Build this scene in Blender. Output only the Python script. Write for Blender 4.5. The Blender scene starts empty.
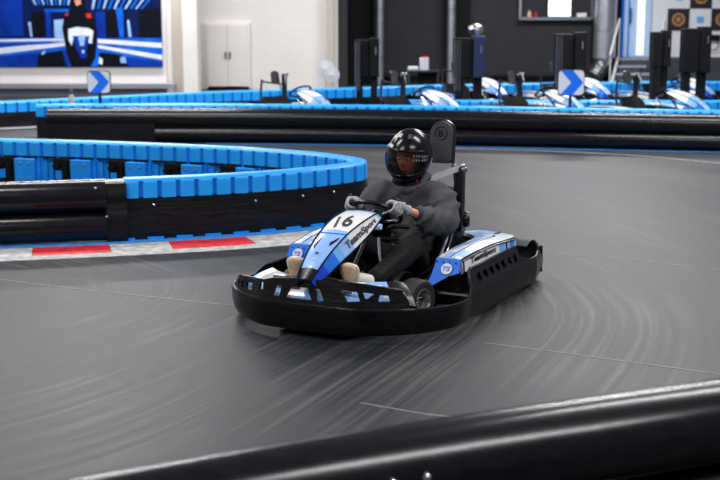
import bpy, bmesh, math, random
from mathutils import Vector, Matrix, noise
random.seed(4)
PI = math.pi
S = bpy.context.scene
COL = S.collection

# ---------------------------------------------------------------- camera, world, lights, exposure
CAM_H = 1.93
PITCH = math.atan(240 / 1280)
cam_d = bpy.data.cameras.new('camera'); cam = bpy.data.objects.new('camera', cam_d); COL.objects.link(cam)
cam.location = (0, 0, CAM_H); cam.rotation_euler = (PI / 2 - PITCH, 0, 0)
cam_d.lens = 64.0; cam_d.sensor_width = 36; cam_d.clip_end = 200
cam_d.dof.use_dof = True; cam_d.dof.focus_distance = 8.2; cam_d.dof.aperture_fstop = 2.6
S.camera = cam
S.view_settings.view_transform = 'Standard'; S.view_settings.look = 'None'
S.view_settings.gamma = 1; S.view_settings.use_curve_mapping = False
S.view_settings.exposure = 0.18
W = bpy.data.worlds.new('hall_ambience'); S.world = W; W.use_nodes = True
W.node_tree.nodes['Background'].inputs[0].default_value = (0.80, 0.87, 1.0, 1)
W.node_tree.nodes['Background'].inputs[1].default_value = 0.15


def area(x, y, z, sx, sy, power, col=(1, 0.985, 0.98), rot=(0, 0, 0)):
    l = bpy.data.lights.new('ceiling_lamp', 'AREA'); l.shape = 'RECTANGLE'; l.size = sx; l.size_y = sy
    l.energy = power; l.color = col
    o = bpy.data.objects.new('ceiling_lamp', l); COL.objects.link(o); o.location = (x, y, z); o.rotation_euler = rot
    return o


for ly, pw in ((2.5, 230), (8.0, 220), (13.5, 260), (19.0, 330), (25.0, 420)):
    for lx in (-4.2, 4.2):
        area(lx, ly, 5.2, 3.6, 0.5, pw)


# ---------------------------------------------------------------- materials
def new_mat(name):
    m = bpy.data.materials.new(name); m.use_nodes = True
    return m, m.node_tree.nodes, m.node_tree.links, m.node_tree.nodes['Principled BSDF']


def mat(name, col, rough=0.5, metal=0.0, spec=0.5, var=0.12, scale=30, bump=0.0, coat=0.0, alpha=None, stretch=None):
    m, N, L, b = new_mat(name)
    tc = N.new('ShaderNodeTexCoord'); mp = N.new('ShaderNodeMapping'); nz = N.new('ShaderNodeTexNoise')
    mp.inputs['Scale'].default_value = stretch or (1, 1, 1)
    nz.inputs['Scale'].default_value = scale; nz.inputs['Detail'].default_value = 4
    rp = N.new('ShaderNodeValToRGB')
    rp.color_ramp.elements[0].position = 0.3; rp.color_ramp.elements[1].position = 0.7
    a = [max(0, c * (1 - var)) for c in col]; d = [min(1, c * (1 + var)) for c in col]
    rp.color_ramp.elements[0].color = (*a, 1); rp.color_ramp.elements[1].color = (*d, 1)
    L.new(tc.outputs['Object'], mp.inputs[0]); L.new(mp.outputs[0], nz.inputs['Vector'])
    L.new(nz.outputs['Fac'], rp.inputs[0]); L.new(rp.outputs[0], b.inputs['Base Color'])
    b.inputs['Roughness'].default_value = rough; b.inputs['Metallic'].default_value = metal
    b.inputs['Specular IOR Level'].default_value = spec; b.inputs['Coat Weight'].default_value = coat
    b.inputs['Coat Roughness'].default_value = 0.08
    if alpha is not None: b.inputs['Alpha'].default_value = alpha
    if bump:
        bp = N.new('ShaderNodeBump'); bp.inputs['Strength'].default_value = bump; bp.inputs['Distance'].default_value = 0.01
        L.new(nz.outputs['Fac'], bp.inputs['Height']); L.new(bp.outputs[0], b.inputs['Normal'])
    return m


M = {}
M['black_plastic'] = mat('black_plastic', (0.006, 0.006, 0.007), 0.28, spec=0.28, var=0.4, scale=18, bump=0.25)
M['bumper_black'] = mat('bumper_black', (0.006, 0.006, 0.007), 0.27, spec=0.28, var=0.5, scale=9, bump=0.3, stretch=(1, 1, 6))
M['tube_black'] = mat('tube_black', (0.007, 0.007, 0.009), 0.22, spec=0.32, var=0.4, scale=5, bump=0.03, stretch=(0.6, 6, 6))
M['belt_black'] = mat('belt_black', (0.006, 0.006, 0.007), 0.33, spec=0.3, var=0.7, scale=7, bump=0.5, stretch=(0.7, 0.7, 7))
M['black_metal'] = mat('black_metal', (0.012, 0.012, 0.014), 0.35, metal=0.0, spec=0.6)
M['black_matt'] = mat('black_matt', (0.005, 0.005, 0.006), 0.7, spec=0.2)
M['tyre'] = mat('tyre', (0.02, 0.02, 0.021), 0.65, bump=0.2)
M['cap_blue'] = mat('cap_blue', (0.018, 0.36, 1.0), 0.36, spec=0.35, var=0.07, scale=6)
M['cap_groove'] = mat('cap_groove', (0.006, 0.21, 0.76), 0.55, spec=0.3, var=0.05)
M['bracket_blue'] = mat('bracket_blue', (0.010, 0.29, 0.95), 0.45, spec=0.3, var=0.12, scale=5)
M['line_blue'] = mat('line_blue', (0.04, 0.22, 0.58), 0.6, spec=0.15, var=0.25, scale=12)
M['white_gloss'] = mat('white_gloss', (0.80, 0.81, 0.84), 0.25, var=0.02, coat=0.4)
M['white_paint'] = mat('white_paint', (0.74, 0.73, 0.74), 0.55, var=0.05)
M['pale_blue'] = mat('pale_blue', (0.27, 0.48, 0.90), 0.28, var=0.10, scale=9, coat=0.4)
M['sky_blue'] = mat('sky_blue', (0.16, 0.45, 0.92), 0.28, var=0.04, coat=0.4)
M['mid_blue'] = mat('mid_blue', (0.006, 0.17, 0.82), 0.28, var=0.04, coat=0.4)
M['deep_blue'] = mat('deep_blue', (0.003, 0.05, 0.60), 0.28, var=0.06, coat=0.4)
M['chrome'] = mat('chrome', (0.75, 0.76, 0.78), 0.18, metal=1.0, var=0.03)
M['steel'] = mat('steel', (0.45, 0.46, 0.48), 0.32, metal=1.0, var=0.05)
M['rim_metal'] = mat('rim_metal', (0.35, 0.35, 0.36), 0.4, metal=0.9)
M['galv'] = mat('galv', (0.50, 0.52, 0.56), 0.35, metal=0.85, var=0.1, scale=8)
M['headrest_grey'] = mat('headrest_grey', (0.05, 0.052, 0.056), 0.6, spec=0.3, scale=60, bump=0.1)
M['hoodie'] = mat('hoodie', (0.072, 0.074, 0.080), 0.85, spec=0.2, var=0.15, scale=60, bump=0.1)
M['hoodie_cuff'] = mat('hoodie_cuff', (0.026, 0.027, 0.03), 0.9, var=0.2, scale=120, bump=0.4)
M['trousers'] = mat('trousers', (0.006, 0.006, 0.007), 0.8, spec=0.25, var=0.3, scale=40, bump=0.3)
M['glove_grey'] = mat('glove_grey', (0.38, 0.39, 0.42), 0.7, var=0.2, scale=50, bump=0.2)
M['glove_dark'] = mat('glove_dark', (0.05, 0.052, 0.058), 0.7)
M['skin'] = mat('skin', (0.72, 0.30, 0.18), 0.5, var=0.12, scale=30)
M['eye_white'] = mat('eye_white', (0.7, 0.68, 0.66), 0.3)
M['eye_dark'] = mat('eye_dark', (0.03, 0.02, 0.015), 0.2)
M['hair'] = mat('hair', (0.05, 0.03, 0.02), 0.6)
M['shoe_white'] = mat('shoe_white', (0.70, 0.66, 0.58), 0.6, var=0.08)
M['gum_sole'] = mat('gum_sole', (0.66, 0.46, 0.28), 0.65, var=0.12, scale=70, bump=0.5)
M['helmet_black'] = mat('helmet_black', (0.004, 0.004, 0.006), 0.2, spec=0.4, var=0.2, coat=0.0)
M['sticker_silver'] = mat('sticker_silver', (0.55, 0.57, 0.6), 0.3, metal=0.3)
M['belt_web'] = mat('belt_web', (0.42, 0.43, 0.45), 0.7, var=0.1, scale=80)
M['red'] = mat('red', (0.62, 0.012, 0.02), 0.5, var=0.15, scale=15)
M['grey_dark'] = mat('grey_dark', (0.05, 0.05, 0.055), 0.6)
M['sign_white'] = mat('sign_white', (0.72, 0.72, 0.73), 0.4, var=0.02)
M['sign_blue'] = mat('sign_blue', (0.005, 0.16, 0.80), 0.4, var=0.02)
M['wall_cream'] = mat('wall_cream', (0.78, 0.75, 0.73), 0.8, var=0.03, scale=2)
M['wall_cream2'] = mat('wall_cream2', (0.50, 0.45, 0.40), 0.8, var=0.03, scale=2)
M['wall_grey'] = mat('wall_grey', (0.26, 0.27, 0.31), 0.7, var=0.05, scale=2)
M['wall_black'] = mat('wall_black', (0.005, 0.005, 0.006), 0.7, spec=0.2, var=0.1, scale=2)
M['wall_charcoal'] = mat('wall_charcoal', (0.028, 0.029, 0.033), 0.6, spec=0.2, var=0.1, scale=2)
M['checker_black'] = mat('checker_black', (0.012, 0.014, 0.022), 0.5)
M['gold'] = mat('gold', (0.45, 0.22, 0.08), 0.4, var=0.2)
M['stair_grey'] = mat('stair_grey', (0.30, 0.33, 0.40), 0.6)
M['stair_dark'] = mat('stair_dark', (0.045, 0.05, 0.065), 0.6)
M['print_navy'] = mat('print_navy', (0.002, 0.010, 0.075), 0.7, spec=0.1, var=0.5, scale=1.2)
M['print_blue'] = mat('print_blue', (0.002, 0.035, 0.34), 0.7, spec=0.1, var=0.4, scale=2.0)
M['print_mid'] = mat('print_mid', (0.004, 0.11, 0.62), 0.7, spec=0.1, var=0.4, scale=2.5)
M['print_light'] = mat('print_light', (0.30, 0.50, 0.90), 0.7, spec=0.1, var=0.2, scale=4)
M['print_white'] = mat('print_white', (0.75, 0.80, 0.92), 0.7, spec=0.1, var=0.1, scale=4)
M['print_black'] = mat('print_black', (0.003, 0.004, 0.010), 0.7, spec=0.1, var=0.5)
M['door_pale'] = mat('door_pale', (0.50, 0.68, 0.95), 0.4)
M['navy_box'] = mat('navy_box', (0.008, 0.02, 0.07), 0.4)


def emis(name, col, st):
    m, N, L, b = new_mat(name)
    b.inputs['Base Color'].default_value = (*col, 1); b.inputs['Emission Color'].default_value = (*col, 1)
    b.inputs['Emission Strength'].default_value = st
    return m


M['lit_white'] = emis('lit_white', (0.80, 0.88, 1.0), 0.9)
M['screen_glow'] = emis('screen_glow', (0.85, 0.92, 1.0), 0.8)


def visor_mat():
    m, N, L, b = new_mat('visor_tint')
    b.inputs['Base Color'].default_value = (0.01, 0.01, 0.012, 1); b.inputs['Roughness'].default_value = 0.06
    b.inputs['Coat Weight'].default_value = 0.6
    tr = N.new('ShaderNodeBsdfTransparent'); tr.inputs[0].default_value = (0.95, 0.9, 0.88, 1)
    mx = N.new('ShaderNodeMixShader'); mx.inputs[0].default_value = 0.27
    L.new(tr.outputs[0], mx.inputs[1]); L.new(b.outputs[0], mx.inputs[2])
    L.new(mx.outputs[0], N['Material Output'].inputs[0])
    return m


M['visor'] = visor_mat()


def floor_mat():
    m, N, L, b = new_mat('track_asphalt')
    tc = N.new('ShaderNodeTexCoord')
    sub = N.new('ShaderNodeVectorMath'); sub.operation = 'SUBTRACT'; sub.inputs[1].default_value = (-2.6, 9.9, -1.2)
    L.new(tc.outputs['Object'], sub.inputs[0])
    # domain warp
    wn = N.new('ShaderNodeTexNoise'); wn.inputs['Scale'].default_value = 0.14; wn.inputs['Detail'].default_value = 1
    L.new(tc.outputs['Object'], wn.inputs['Vector'])
    ws = N.new('ShaderNodeVectorMath'); ws.operation = 'SCALE'; ws.inputs[3].default_value = 2.4
    L.new(wn.outputs['Color'], ws.inputs[0])
    ad = N.new('ShaderNodeVectorMath'); ad.operation = 'ADD'
    L.new(sub.outputs[0], ad.inputs[0]); L.new(ws.outputs[0], ad.inputs[1])
    sp = N.new('ShaderNodeSeparateXYZ'); L.new(ad.outputs[0], sp.inputs[0])
    ln = N.new('ShaderNodeVectorMath'); ln.operation = 'LENGTH'; L.new(ad.outputs[0], ln.inputs[0])
    at2 = N.new('ShaderNodeMath'); at2.operation = 'ARCTAN2'
    L.new(sp.outputs['Y'], at2.inputs[0]); L.new(sp.outputs['X'], at2.inputs[1])
    cs = N.new('ShaderNodeMath'); cs.operation = 'COSINE'; L.new(at2.outputs[0], cs.inputs[0])
    sn = N.new('ShaderNodeMath'); sn.operation = 'SINE'; L.new(at2.outputs[0], sn.inputs[0])

    def polar(rs, as_, scale, detail):
        mr = N.new('ShaderNodeMath'); mr.operation = 'MULTIPLY'; mr.inputs[1].default_value = rs; L.new(ln.outputs['Value'], mr.inputs[0])
        mc = N.new('ShaderNodeMath'); mc.operation = 'MULTIPLY'; mc.inputs[1].default_value = as_; L.new(cs.outputs[0], mc.inputs[0])
        ms = N.new('ShaderNodeMath'); ms.operation = 'MULTIPLY'; ms.inputs[1].default_value = as_; L.new(sn.outputs[0], ms.inputs[0])
        cb = N.new('ShaderNodeCombineXYZ'); L.new(mc.outputs[0], cb.inputs[0]); L.new(ms.outputs[0], cb.inputs[1]); L.new(mr.outputs[0], cb.inputs[2])
        n = N.new('ShaderNodeTexNoise'); n.inputs['Scale'].default_value = scale; n.inputs['Detail'].default_value = detail
        n.inputs['Roughness'].default_value = 0.6
        L.new(cb.outputs[0], n.inputs['Vector']); return n.outputs['Fac']
    fine = polar(13.0, 1.1, 2.6, 9)
    broad = polar(1.6, 1.0, 1.0, 3)
    bl = N.new('ShaderNodeTexNoise'); bl.inputs['Scale'].default_value = 0.6; bl.inputs['Detail'].default_value = 6
    L.new(tc.outputs['Object'], bl.inputs['Vector'])
    gr = N.new('ShaderNodeTexNoise'); gr.inputs['Scale'].default_value = 60; gr.inputs['Detail'].default_value = 3
    L.new(tc.outputs['Object'], gr.inputs['Vector'])

    def mul(a, k):
        x = N.new('ShaderNodeMath'); x.operation = 'MULTIPLY'; x.inputs[1].default_value = k; L.new(a, x.inputs[0]); return x.outputs[0]

    def add(a, c):
        x = N.new('ShaderNodeMath'); x.operation = 'ADD'; L.new(a, x.inputs[0]); L.new(c, x.inputs[1]); return x.outputs[0]
    tot = add(add(mul(fine, 0.50), mul(broad, 0.24)), add(mul(bl.outputs['Fac'], 0.20), mul(gr.outputs['Fac'], 0.06)))
    rp = N.new('ShaderNodeValToRGB'); e = rp.color_ramp.elements
    e[0].position = 0.42; e[0].color = (0.011, 0.013, 0.018, 1)
    e[1].position = 0.62; e[1].color = (0.086, 0.082, 0.082, 1)
    x = e.new(0.51); x.color = (0.027, 0.028, 0.031, 1)
    L.new(tot, rp.inputs[0]); L.new(rp.outputs[0], b.inputs['Base Color'])
    rr = N.new('ShaderNodeMapRange'); rr.inputs['From Min'].default_value = 0.36; rr.inputs['From Max'].default_value = 0.64
    rr.inputs['To Min'].default_value = 0.42; rr.inputs['To Max'].default_value = 0.62
    L.new(tot, rr.inputs['Value']); L.new(rr.outputs[0], b.inputs['Roughness'])
    bp = N.new('ShaderNodeBump'); bp.inputs['Strength'].default_value = 0.25; bp.inputs['Distance'].default_value = 0.01
    L.new(tot, bp.inputs['Height']); L.new(bp.outputs[0], b.inputs['Normal'])
    b.inputs['Specular IOR Level'].default_value = 0.28
    return m


M['floor'] = floor_mat()


# ---------------------------------------------------------------- mesh helpers
def ml(ms):
    return [M[x] if isinstance(x, str) else x for x in (ms if isinstance(ms, (list, tuple)) else [ms])]


def link(name, me, ms, parent=None, smooth=False, angle=None):
    if len(me.materials) == 0:
      for x in ml(ms): me.materials.append(x)
    if smooth:
        for p in me.polygons: p.use_smooth = True
        if angle is not None:
            me.set_sharp_from_angle(angle=math.radians(angle))
    o = bpy.data.objects.new(name, me); COL.objects.link(o)
    if parent: o.parent = parent
    return o


class MB:
    def __init__(s): s.bm = bmesh.new()

    def box(s, c, d, rot=None, mi=0, bevel=0.0):
        r = bmesh.ops.create_cube(s.bm, size=1)
        vs = r['verts']
        mtx = Matrix.Translation(c) @ (rot.to_matrix().to_4x4() if hasattr(rot, 'to_matrix') else (rot or Matrix.Identity(4))) @ Matrix.Diagonal((*d, 1))
        bmesh.ops.transform(s.bm, matrix=mtx, verts=vs)
        fs = set(f for v in vs for f in v.link_faces)
        for f in fs: f.material_index = mi
        if bevel:
            es = list(set(e for v in vs for e in v.link_edges))
            r = bmesh.ops.bevel(s.bm, geom=es, offset=bevel, segments=2, affect='EDGES', profile=0.5)
            for f in r['faces']: f.material_index = mi
        return s

    def tube(s, pts, r, n=10, mi=0, closed=False, cap=True):
        pts = [Vector(p) for p in pts]
        rs = r if isinstance(r, (list, tuple)) else [r] * len(pts)
        k = len(pts); rings = []; up = None
        for i in range(k):
            a = pts[(i - 1) % k] if (i > 0 or closed) else pts[0]
            b = pts[(i + 1) % k] if (i < k - 1 or closed) else pts[-1]
            t = (b - a).normalized()
            if up is None:
                up = t.orthogonal().normalized()
            else:
                up = (up - t * up.dot(t)).normalized()
            w = t.cross(up)
            rings.append([s.bm.verts.new(pts[i] + (up * math.cos(2 * PI * j / n) + w * math.sin(2 * PI * j / n)) * rs[i]) for j in range(n)])
        rng = range(k) if closed else range(k - 1)
        for i in rng:
            A = rings[i]; B = rings[(i + 1) % k]
            for j in range(n):
                f = s.bm.faces.new((A[j], A[(j + 1) % n], B[(j + 1) % n], B[j])); f.material_index = mi
        if cap and not closed:
            for R_ in (rings[0][::-1], rings[-1]):
                f = s.bm.faces.new(R_); f.material_index = mi
        return s

    def lathe(s, prof, mtx=None, n=24, mi=0, closed=False):
        """prof: (r, z) list revolved about local z"""
        mtx = mtx or Matrix.Identity(4)
        rings = []
        for r, z in prof:
            rings.append([s.bm.verts.new(mtx @ Vector((max(r, 1e-4) * math.cos(2 * PI * j / n), max(r, 1e-4) * math.sin(2 * PI * j / n), z))) for j in range(n)])
        k = len(rings)
        for i in (range(k) if closed else range(k - 1)):
            A = rings[i]; B = rings[(i + 1) % k]
            for j in range(n):
                f = s.bm.faces.new((A[j], A[(j + 1) % n], B[(j + 1) % n], B[j])); f.material_index = mi
        if not closed:
            for R_ in (rings[0][::-1], rings[-1]):
                f = s.bm.faces.new(R_); f.material_index = mi
        return s

    def loft(s, secs, mi=0, cap=True, closed=True, mfun=None):
        rings = [[s.bm.verts.new(p) for p in sec] for sec in secs]
        n = len(rings[0])
        for i in range(len(rings) - 1):
            for j in range(n if closed else n - 1):
                f = s.bm.faces.new((rings[i][j], rings[i][(j + 1) % n], rings[i + 1][(j + 1) % n], rings[i + 1][j]))
                f.material_index = mfun(i, j) if mfun else mi
        if cap and closed:
            f = s.bm.faces.new(rings[0][::-1]); f.material_index = mfun(0, 0) if mfun else mi
            f = s.bm.faces.new(rings[-1]); f.material_index = mfun(len(rings) - 2, 0) if mfun else mi
        return s

    def prism(s, poly, h0, h1, fn=None, mi=0):
        """poly 2D (a,b), extruded h0..h1, fn maps (a,b,h)->xyz"""
        fn = fn or (lambda a, b, h: (a, b, h))
        A = [s.bm.verts.new(fn(a, b, h0)) for a, b in poly]; B = [s.bm.verts.new(fn(a, b, h1)) for a, b in poly]
        n = len(poly)
        for i in range(n):
            f = s.bm.faces.new((A[i], A[(i + 1) % n], B[(i + 1) % n], B[i])); f.material_index = mi
        f = s.bm.faces.new(A[::-1]); f.material_index = mi
        f = s.bm.faces.new(B); f.material_index = mi
        return s

    def build(s, name, ms, parent=None, smooth=False, angle=35):
        bmesh.ops.recalc_face_normals(s.bm, faces=s.bm.faces)
        me = bpy.data.meshes.new(name); s.bm.to_mesh(me); s.bm.free()
        return link(name, me, ms, parent, smooth, angle if smooth else None)


def tag(o, label=None, cat=None, group=None, kind=None):
    if label: o['label'] = label
    if cat: o['category'] = cat
    if group: o['group'] = group
    if kind: o['kind'] = kind
    return o


def thing(name, label, cat, loc=(0, 0, 0), rz=0.0, group=None, kind=None):
    o = bpy.data.objects.new(name, None); COL.objects.link(o); o.empty_display_size = 0.2
    o.location = loc; o.rotation_euler = (0, 0, rz)
    return tag(o, label, cat, group, kind)


def struct(o):
    o['kind'] = 'structure'; return o


def copy_tree(o, parent=None, skip=()):
    c = o.copy(); COL.objects.link(c); c.parent = parent
    for ch in list(o.children):
        if ch.name.split('.')[0] in skip: continue
        copy_tree(ch, c, skip)
    return c


def crom(p, n=8):
    r = []
    p = [Vector(q) for q in p]
    for i in range(len(p) - 1):
        a, b, c, d = p[max(i - 1, 0)], p[i], p[i + 1], p[min(i + 2, len(p) - 1)]
        for k in range(n):
            t = k / n
            r.append(.5 * ((2 * b) + (c - a) * t + (2 * a - 5 * b + 4 * c - d) * t * t + (3 * b - a - 3 * c + d) * t ** 3))
    r.append(p[-1]); return r


class Path:
    """arc-length parametrised plan curve"""
    def __init__(s, pts, n=12, smooth=True):
        P = [(x, y, 0) for x, y in pts]
        s.p = crom(P, n) if smooth else [Vector(q) for q in P]
        s.s = [0]
        for a, b in zip(s.p, s.p[1:]): s.s.append(s.s[-1] + (b - a).length)
        s.L = s.s[-1]

    def at(s, t):
        t0 = min(max(t, 0), s.L); lo = 0; hi = len(s.s) - 1
        while hi - lo > 1:
            m = (lo + hi) // 2
            if s.s[m] <= t0: lo = m
            else: hi = m
        a, b = s.p[lo], s.p[hi]; k = (t0 - s.s[lo]) / max(1e-9, s.s[hi] - s.s[lo])
        pos = a.lerp(b, k)

        def dr(i): return (s.p[min(i + 1, len(s.p) - 1)] - s.p[max(i - 1, 0)]).normalized()
        d = dr(lo).lerp(dr(hi), k).normalized()
        if t != t0: pos = pos + d * (t - t0)
        return pos, d

    def pt(s, t, d, z):
        """d = distance to the right of travel"""
        p, u = s.at(t)
        return Vector((p.x + u.y * d, p.y - u.x * d, z))


def sweep(mb, path, stations, prof_fn, mi=0, mfun=None):
    secs = []
    for t in stations:
        secs.append([path.pt(t, d, z) for d, z in prof_fn(t)])
    mb.loft(secs, mi=mi, mfun=mfun)
    return mb


def frange(a, b, st):
    n = max(1, int(round((b - a) / st))); return [a + (b - a) * i / n for i in range(n + 1)]


def font_mesh(txt, size=1.0, shear=0.0, bold=0.0, extrude=0.0, align='CENTER'):
    cu = bpy.data.curves.new('lettering', 'FONT'); cu.body = txt; cu.size = size; cu.shear = shear; cu.offset = bold
    cu.extrude = extrude; cu.align_x = align; cu.align_y = 'CENTER'; cu.resolution_u = 3
    o = bpy.data.objects.new('lettering_tmp', cu); COL.objects.link(o)
    dg = bpy.context.evaluated_depsgraph_get()
    me = bpy.data.meshes.new_from_object(o.evaluated_get(dg))
    bpy.data.objects.remove(o); bpy.data.curves.remove(cu)
    return me


def warped_text(name, txt, m, parent, fn, shear=0.0, bold=0.0, norm=True, cuts=6):
    """text normalised to the unit square, then fn(u in 0..1, v in 0..1) -> xyz"""
    me = font_mesh(txt, 1.0, shear, bold)
    bm = bmesh.new(); bm.from_mesh(me); bpy.data.meshes.remove(me)
    bmesh.ops.triangulate(bm, faces=bm.faces)
    xs = [v.co.x for v in bm.verts]; ys = [v.co.y for v in bm.verts]
    x0, x1, y0, y1 = min(xs), max(xs), min(ys), max(ys)
    for k in range(1, cuts):
        x = x0 + (x1 - x0) * k / cuts
        bmesh.ops.bisect_plane(bm, geom=bm.verts[:] + bm.edges[:] + bm.faces[:], plane_co=(x, 0, 0), plane_no=(1, 0, 0))
    for v in bm.verts:
        v.co = fn((v.co.x - x0) / (x1 - x0), (v.co.y - y0) / (y1 - y0))
    me = bpy.data.meshes.new(name); bm.to_mesh(me); bm.free()
    return link(name, me, m, parent)


def apply_mods(o):
    dg = bpy.context.evaluated_depsgraph_get(); dg.update()
    me = bpy.data.meshes.new_from_object(o.evaluated_get(dg))
    o.modifiers.clear(); old = o.data; o.data = me
    bpy.data.meshes.remove(old); return o


def skin(name, verts, edges, radii, m, parent=None, sub=1, root=0):
    me = bpy.data.meshes.new(name); me.from_pydata([tuple(v) for v in verts], edges, [])
    for x in ml(m): me.materials.append(x)
    o = bpy.data.objects.new(name, me); COL.objects.link(o)
    mo = o.modifiers.new('s', 'SKIN'); mo.use_smooth_shade = True
    sk = me.skin_vertices[0].data
    for i, r in enumerate(radii):
        sk[i].radius = r if isinstance(r, tuple) else (r, r)
        sk[i].use_root = (i == root)
    sb = o.modifiers.new('b', 'SUBSURF'); sb.levels = sub; sb.render_levels = sub
    apply_mods(o)
    for p in o.data.polygons: p.use_smooth = True
    if parent: o.parent = parent
    return o


def chain(spec):
    """spec: list of chains; each chain = list of (point, radius); a chain may start with int (existing vertex)"""
    V, E, R_ = [], [], []
    for ch in spec:
        prev = None
        for it in ch:
            if isinstance(it, int):
                prev = it; continue
            V.append(it[0]); R_.append(it[1]); i = len(V) - 1
            if prev is not None: E.append((prev, i))
            prev = i
    return V, E, R_


def AT(px, Y, z):
    """world X of image column px on the plane at depth Y, height z"""
    d = Y * math.cos(PITCH) + (CAM_H - z) * math.sin(PITCH)
    return (px - 360) / 1280 * d


def ZAT(py, Y):
    """world height of image row py at depth Y"""
    a = PITCH + math.atan((py - 240) / 1280)
    return CAM_H - Y * math.tan(a)


# ---------------------------------------------------------------- the setting
mb = MB(); mb.box((1, 14, -0.05), (30, 36, 0.1)); fl = struct(mb.build('floor', 'floor'))

# walls
YL, YC, YR = 26.4, 28.2, 30.2           # mural wall, cupboard wall, dark wall
HW = 4.6
xl = AT(166, YL, 0.8); xr = AT(338, YC, 0.8)
mb = MB(); mb.box(((-13 + xl) / 2, YL + 0.1, HW / 2), (xl + 13, 0.2, HW)); struct(mb.build('wall_left', 'wall_cream'))
mb = MB(); mb.box((xl - 0.0, (YL + YC) / 2 + 0.12, HW / 2), (0.198, YC - YL - 0.02, HW))
mb.box(((xl + xr) / 2, YC + 0.1, HW / 2), (xr - xl, 0.2, HW)); struct(mb.build('wall_middle', 'wall_cream'))
mb = MB(); mb.box((xr + 0.1, (YC + YR) / 2, HW / 2), (0.2, YR - YC, HW))
mb.box(((xr + 13) / 2, YR + 0.1, HW / 2), (13 - xr, 0.2, HW)); struct(mb.build('wall_back', 'wall_charcoal'))
mb = MB(); mb.box((-13, 12, HW / 2), (0.2, 30, HW)); struct(mb.build('wall_side', 'wall_cream'))
# grey lower band + ledge of the mural wall
z0 = ZAT(88, YL - 0.1)
mb = MB(); mb.box(((-13 + xl) / 2, YL - 0.06, z0 / 2), (xl + 13, 0.12, z0)); struct(mb.build('trim_1', 'wall_grey'))
mb = MB(); mb.box(((-13 + xl) / 2 + 0.1, YL - 0.16, (ZAT(88, YL) + ZAT(82.5, YL)) / 2), (xl + 13.2, 0.32, 0.09)); struct(mb.build('trim_2', 'wall_grey'))
# pillar and pipe between the cream walls
mb = MB(); x0 = AT(184, YL, .8); x1 = AT(199, YL, .8); mb.box(((x0 + x1) / 2, YL + 0.05, HW / 2), (x1 - x0, 0.5, HW), bevel=0.02); struct(mb.build('trim_3', 'wall_cream'))
mb = MB(); x0 = AT(168, YL, .8); mb.box((x0 + .14, YL + 0.3, HW / 2), (0.3, 0.3, HW)); struct(mb.build('trim_4', 'wall_cream2'))
mb = MB(); x0 = AT(331, YC, .8); mb.box((x0, YC - 0.1, HW / 2), (0.14, 0.14, HW), bevel=0.02); struct(mb.build('trim_5', 'wall_cream2'))
# black wall strip and grey panel edges on the dark wall
x0, x1 = AT(338, YR - .1, 1), AT(373, YR - .1, 1)
mb = MB(); mb.box(((x0 + x1) / 2, YR - 0.06, HW / 2), (x1 - x0, 0.12, HW)); struct(mb.build('trim_6', 'wall_black'))
x0, x1 = AT(446, YR - .1, 1), AT(470, YR - .1, 1)
mb = MB(); mb.box(((x0 + x1) / 2, YR - 0.06, HW / 2), (x1 - x0, 0.12, HW)); struct(mb.build('trim_7', 'wall_black'))
x0, x1 = AT(592, YR - .1, 1), AT(621, YR - .1, 1)
mb = MB(); mb.box(((x0 + x1) / 2, YR - 0.06, HW / 2), (x1 - x0, 0.12, HW)); struct(mb.build('trim_8', 'wall_black'))
mb = MB(); x0 = AT(384, YR, 1); mb.box(((x0 + 12) / 2, YR - 0.1, ZAT(76, YR)), (12 - x0, 0.16, 0.05)); struct(mb.build('trim_9', 'black_matt'))

# cupboard doors on the cream wall
c = thing('wall_cupboard', 'tall cream double-door cupboard built into the pale wall', 'cupboard', (AT(228.5, YC, .7), YC - 0.12, 0))
cw = 39.5 / 1280 * YC; zb, zt = ZAT(86, YC), ZAT(25, YC)
mb = MB(); mb.box((0, 0.06, (zb + zt) / 2), (cw + 0.1, 0.12, zt - zb + 0.08)); mb.build('cabinet_frame', 'wall_cream', c)
mb = MB(); mb.box((0, 0.05, zb / 2), (cw + .02, 0.10, zb)); mb.build('plinth', 'black_matt', c)
for s in (-1, 1):
    mb = MB(); mb.box((s * cw / 4, -0.015, (zb + zt) / 2), (cw / 2 - 0.014, 0.03, zt - zb), bevel=0.006); d = mb.build('door', 'wall_cream', c)
    mb = MB(); mb.box((s * 0.045, -0.045, ZAT(55, YC)), (0.035, 0.03, 0.15), bevel=0.008); mb.build('handle', 'grey_dark', d)

# pipes / ducts running up the dark wall
for nm, px, w, lab in (('downpipe', 379.5, 8.5, 'pale grey vertical pipe on the dark wall, leftmost of the pipes'),
                       ('downpipe', 451, 8.5, 'pale grey vertical pipe behind the black cabinet topped by a silver ball')):
    Y = YR - 0.35; x = AT(px, Y, 1); r = w / 2 / 1280 * Y
    t = thing(nm, lab, 'pipe', (x, Y, 0), group=None)
    mb = MB(); mb.tube([(0, 0, 0), (0, 0, HW)], r, 16); mb.build('pipe', 'galv', t, True)
    for z in (0.6, 1.7, 3.0):
        mb = MB(); mb.tube([(0, 0, z), (0, 0, z + 0.05)], r + 0.012, 16); mb.build('collar', 'steel', t, True)
Y = YR - 0.6; x = AT(604.5, Y, 1); r = 11 / 1280 * Y
t = thing('air_duct', 'wide silver ventilation duct with crumpled foil elbow at its foot', 'duct', (x, Y, 0))
mb = MB(); mb.tube([(0, 0, ZAT(58, Y)), (0, 0, HW)], r, 20); mb.build('duct', 'galv', t, True)
mb = MB(); mb.tube([(0, 0, ZAT(31, Y)), (0, 0, ZAT(30, Y))], r + .015, 20); mb.build('seam_ring', 'steel', t, True)
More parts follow.
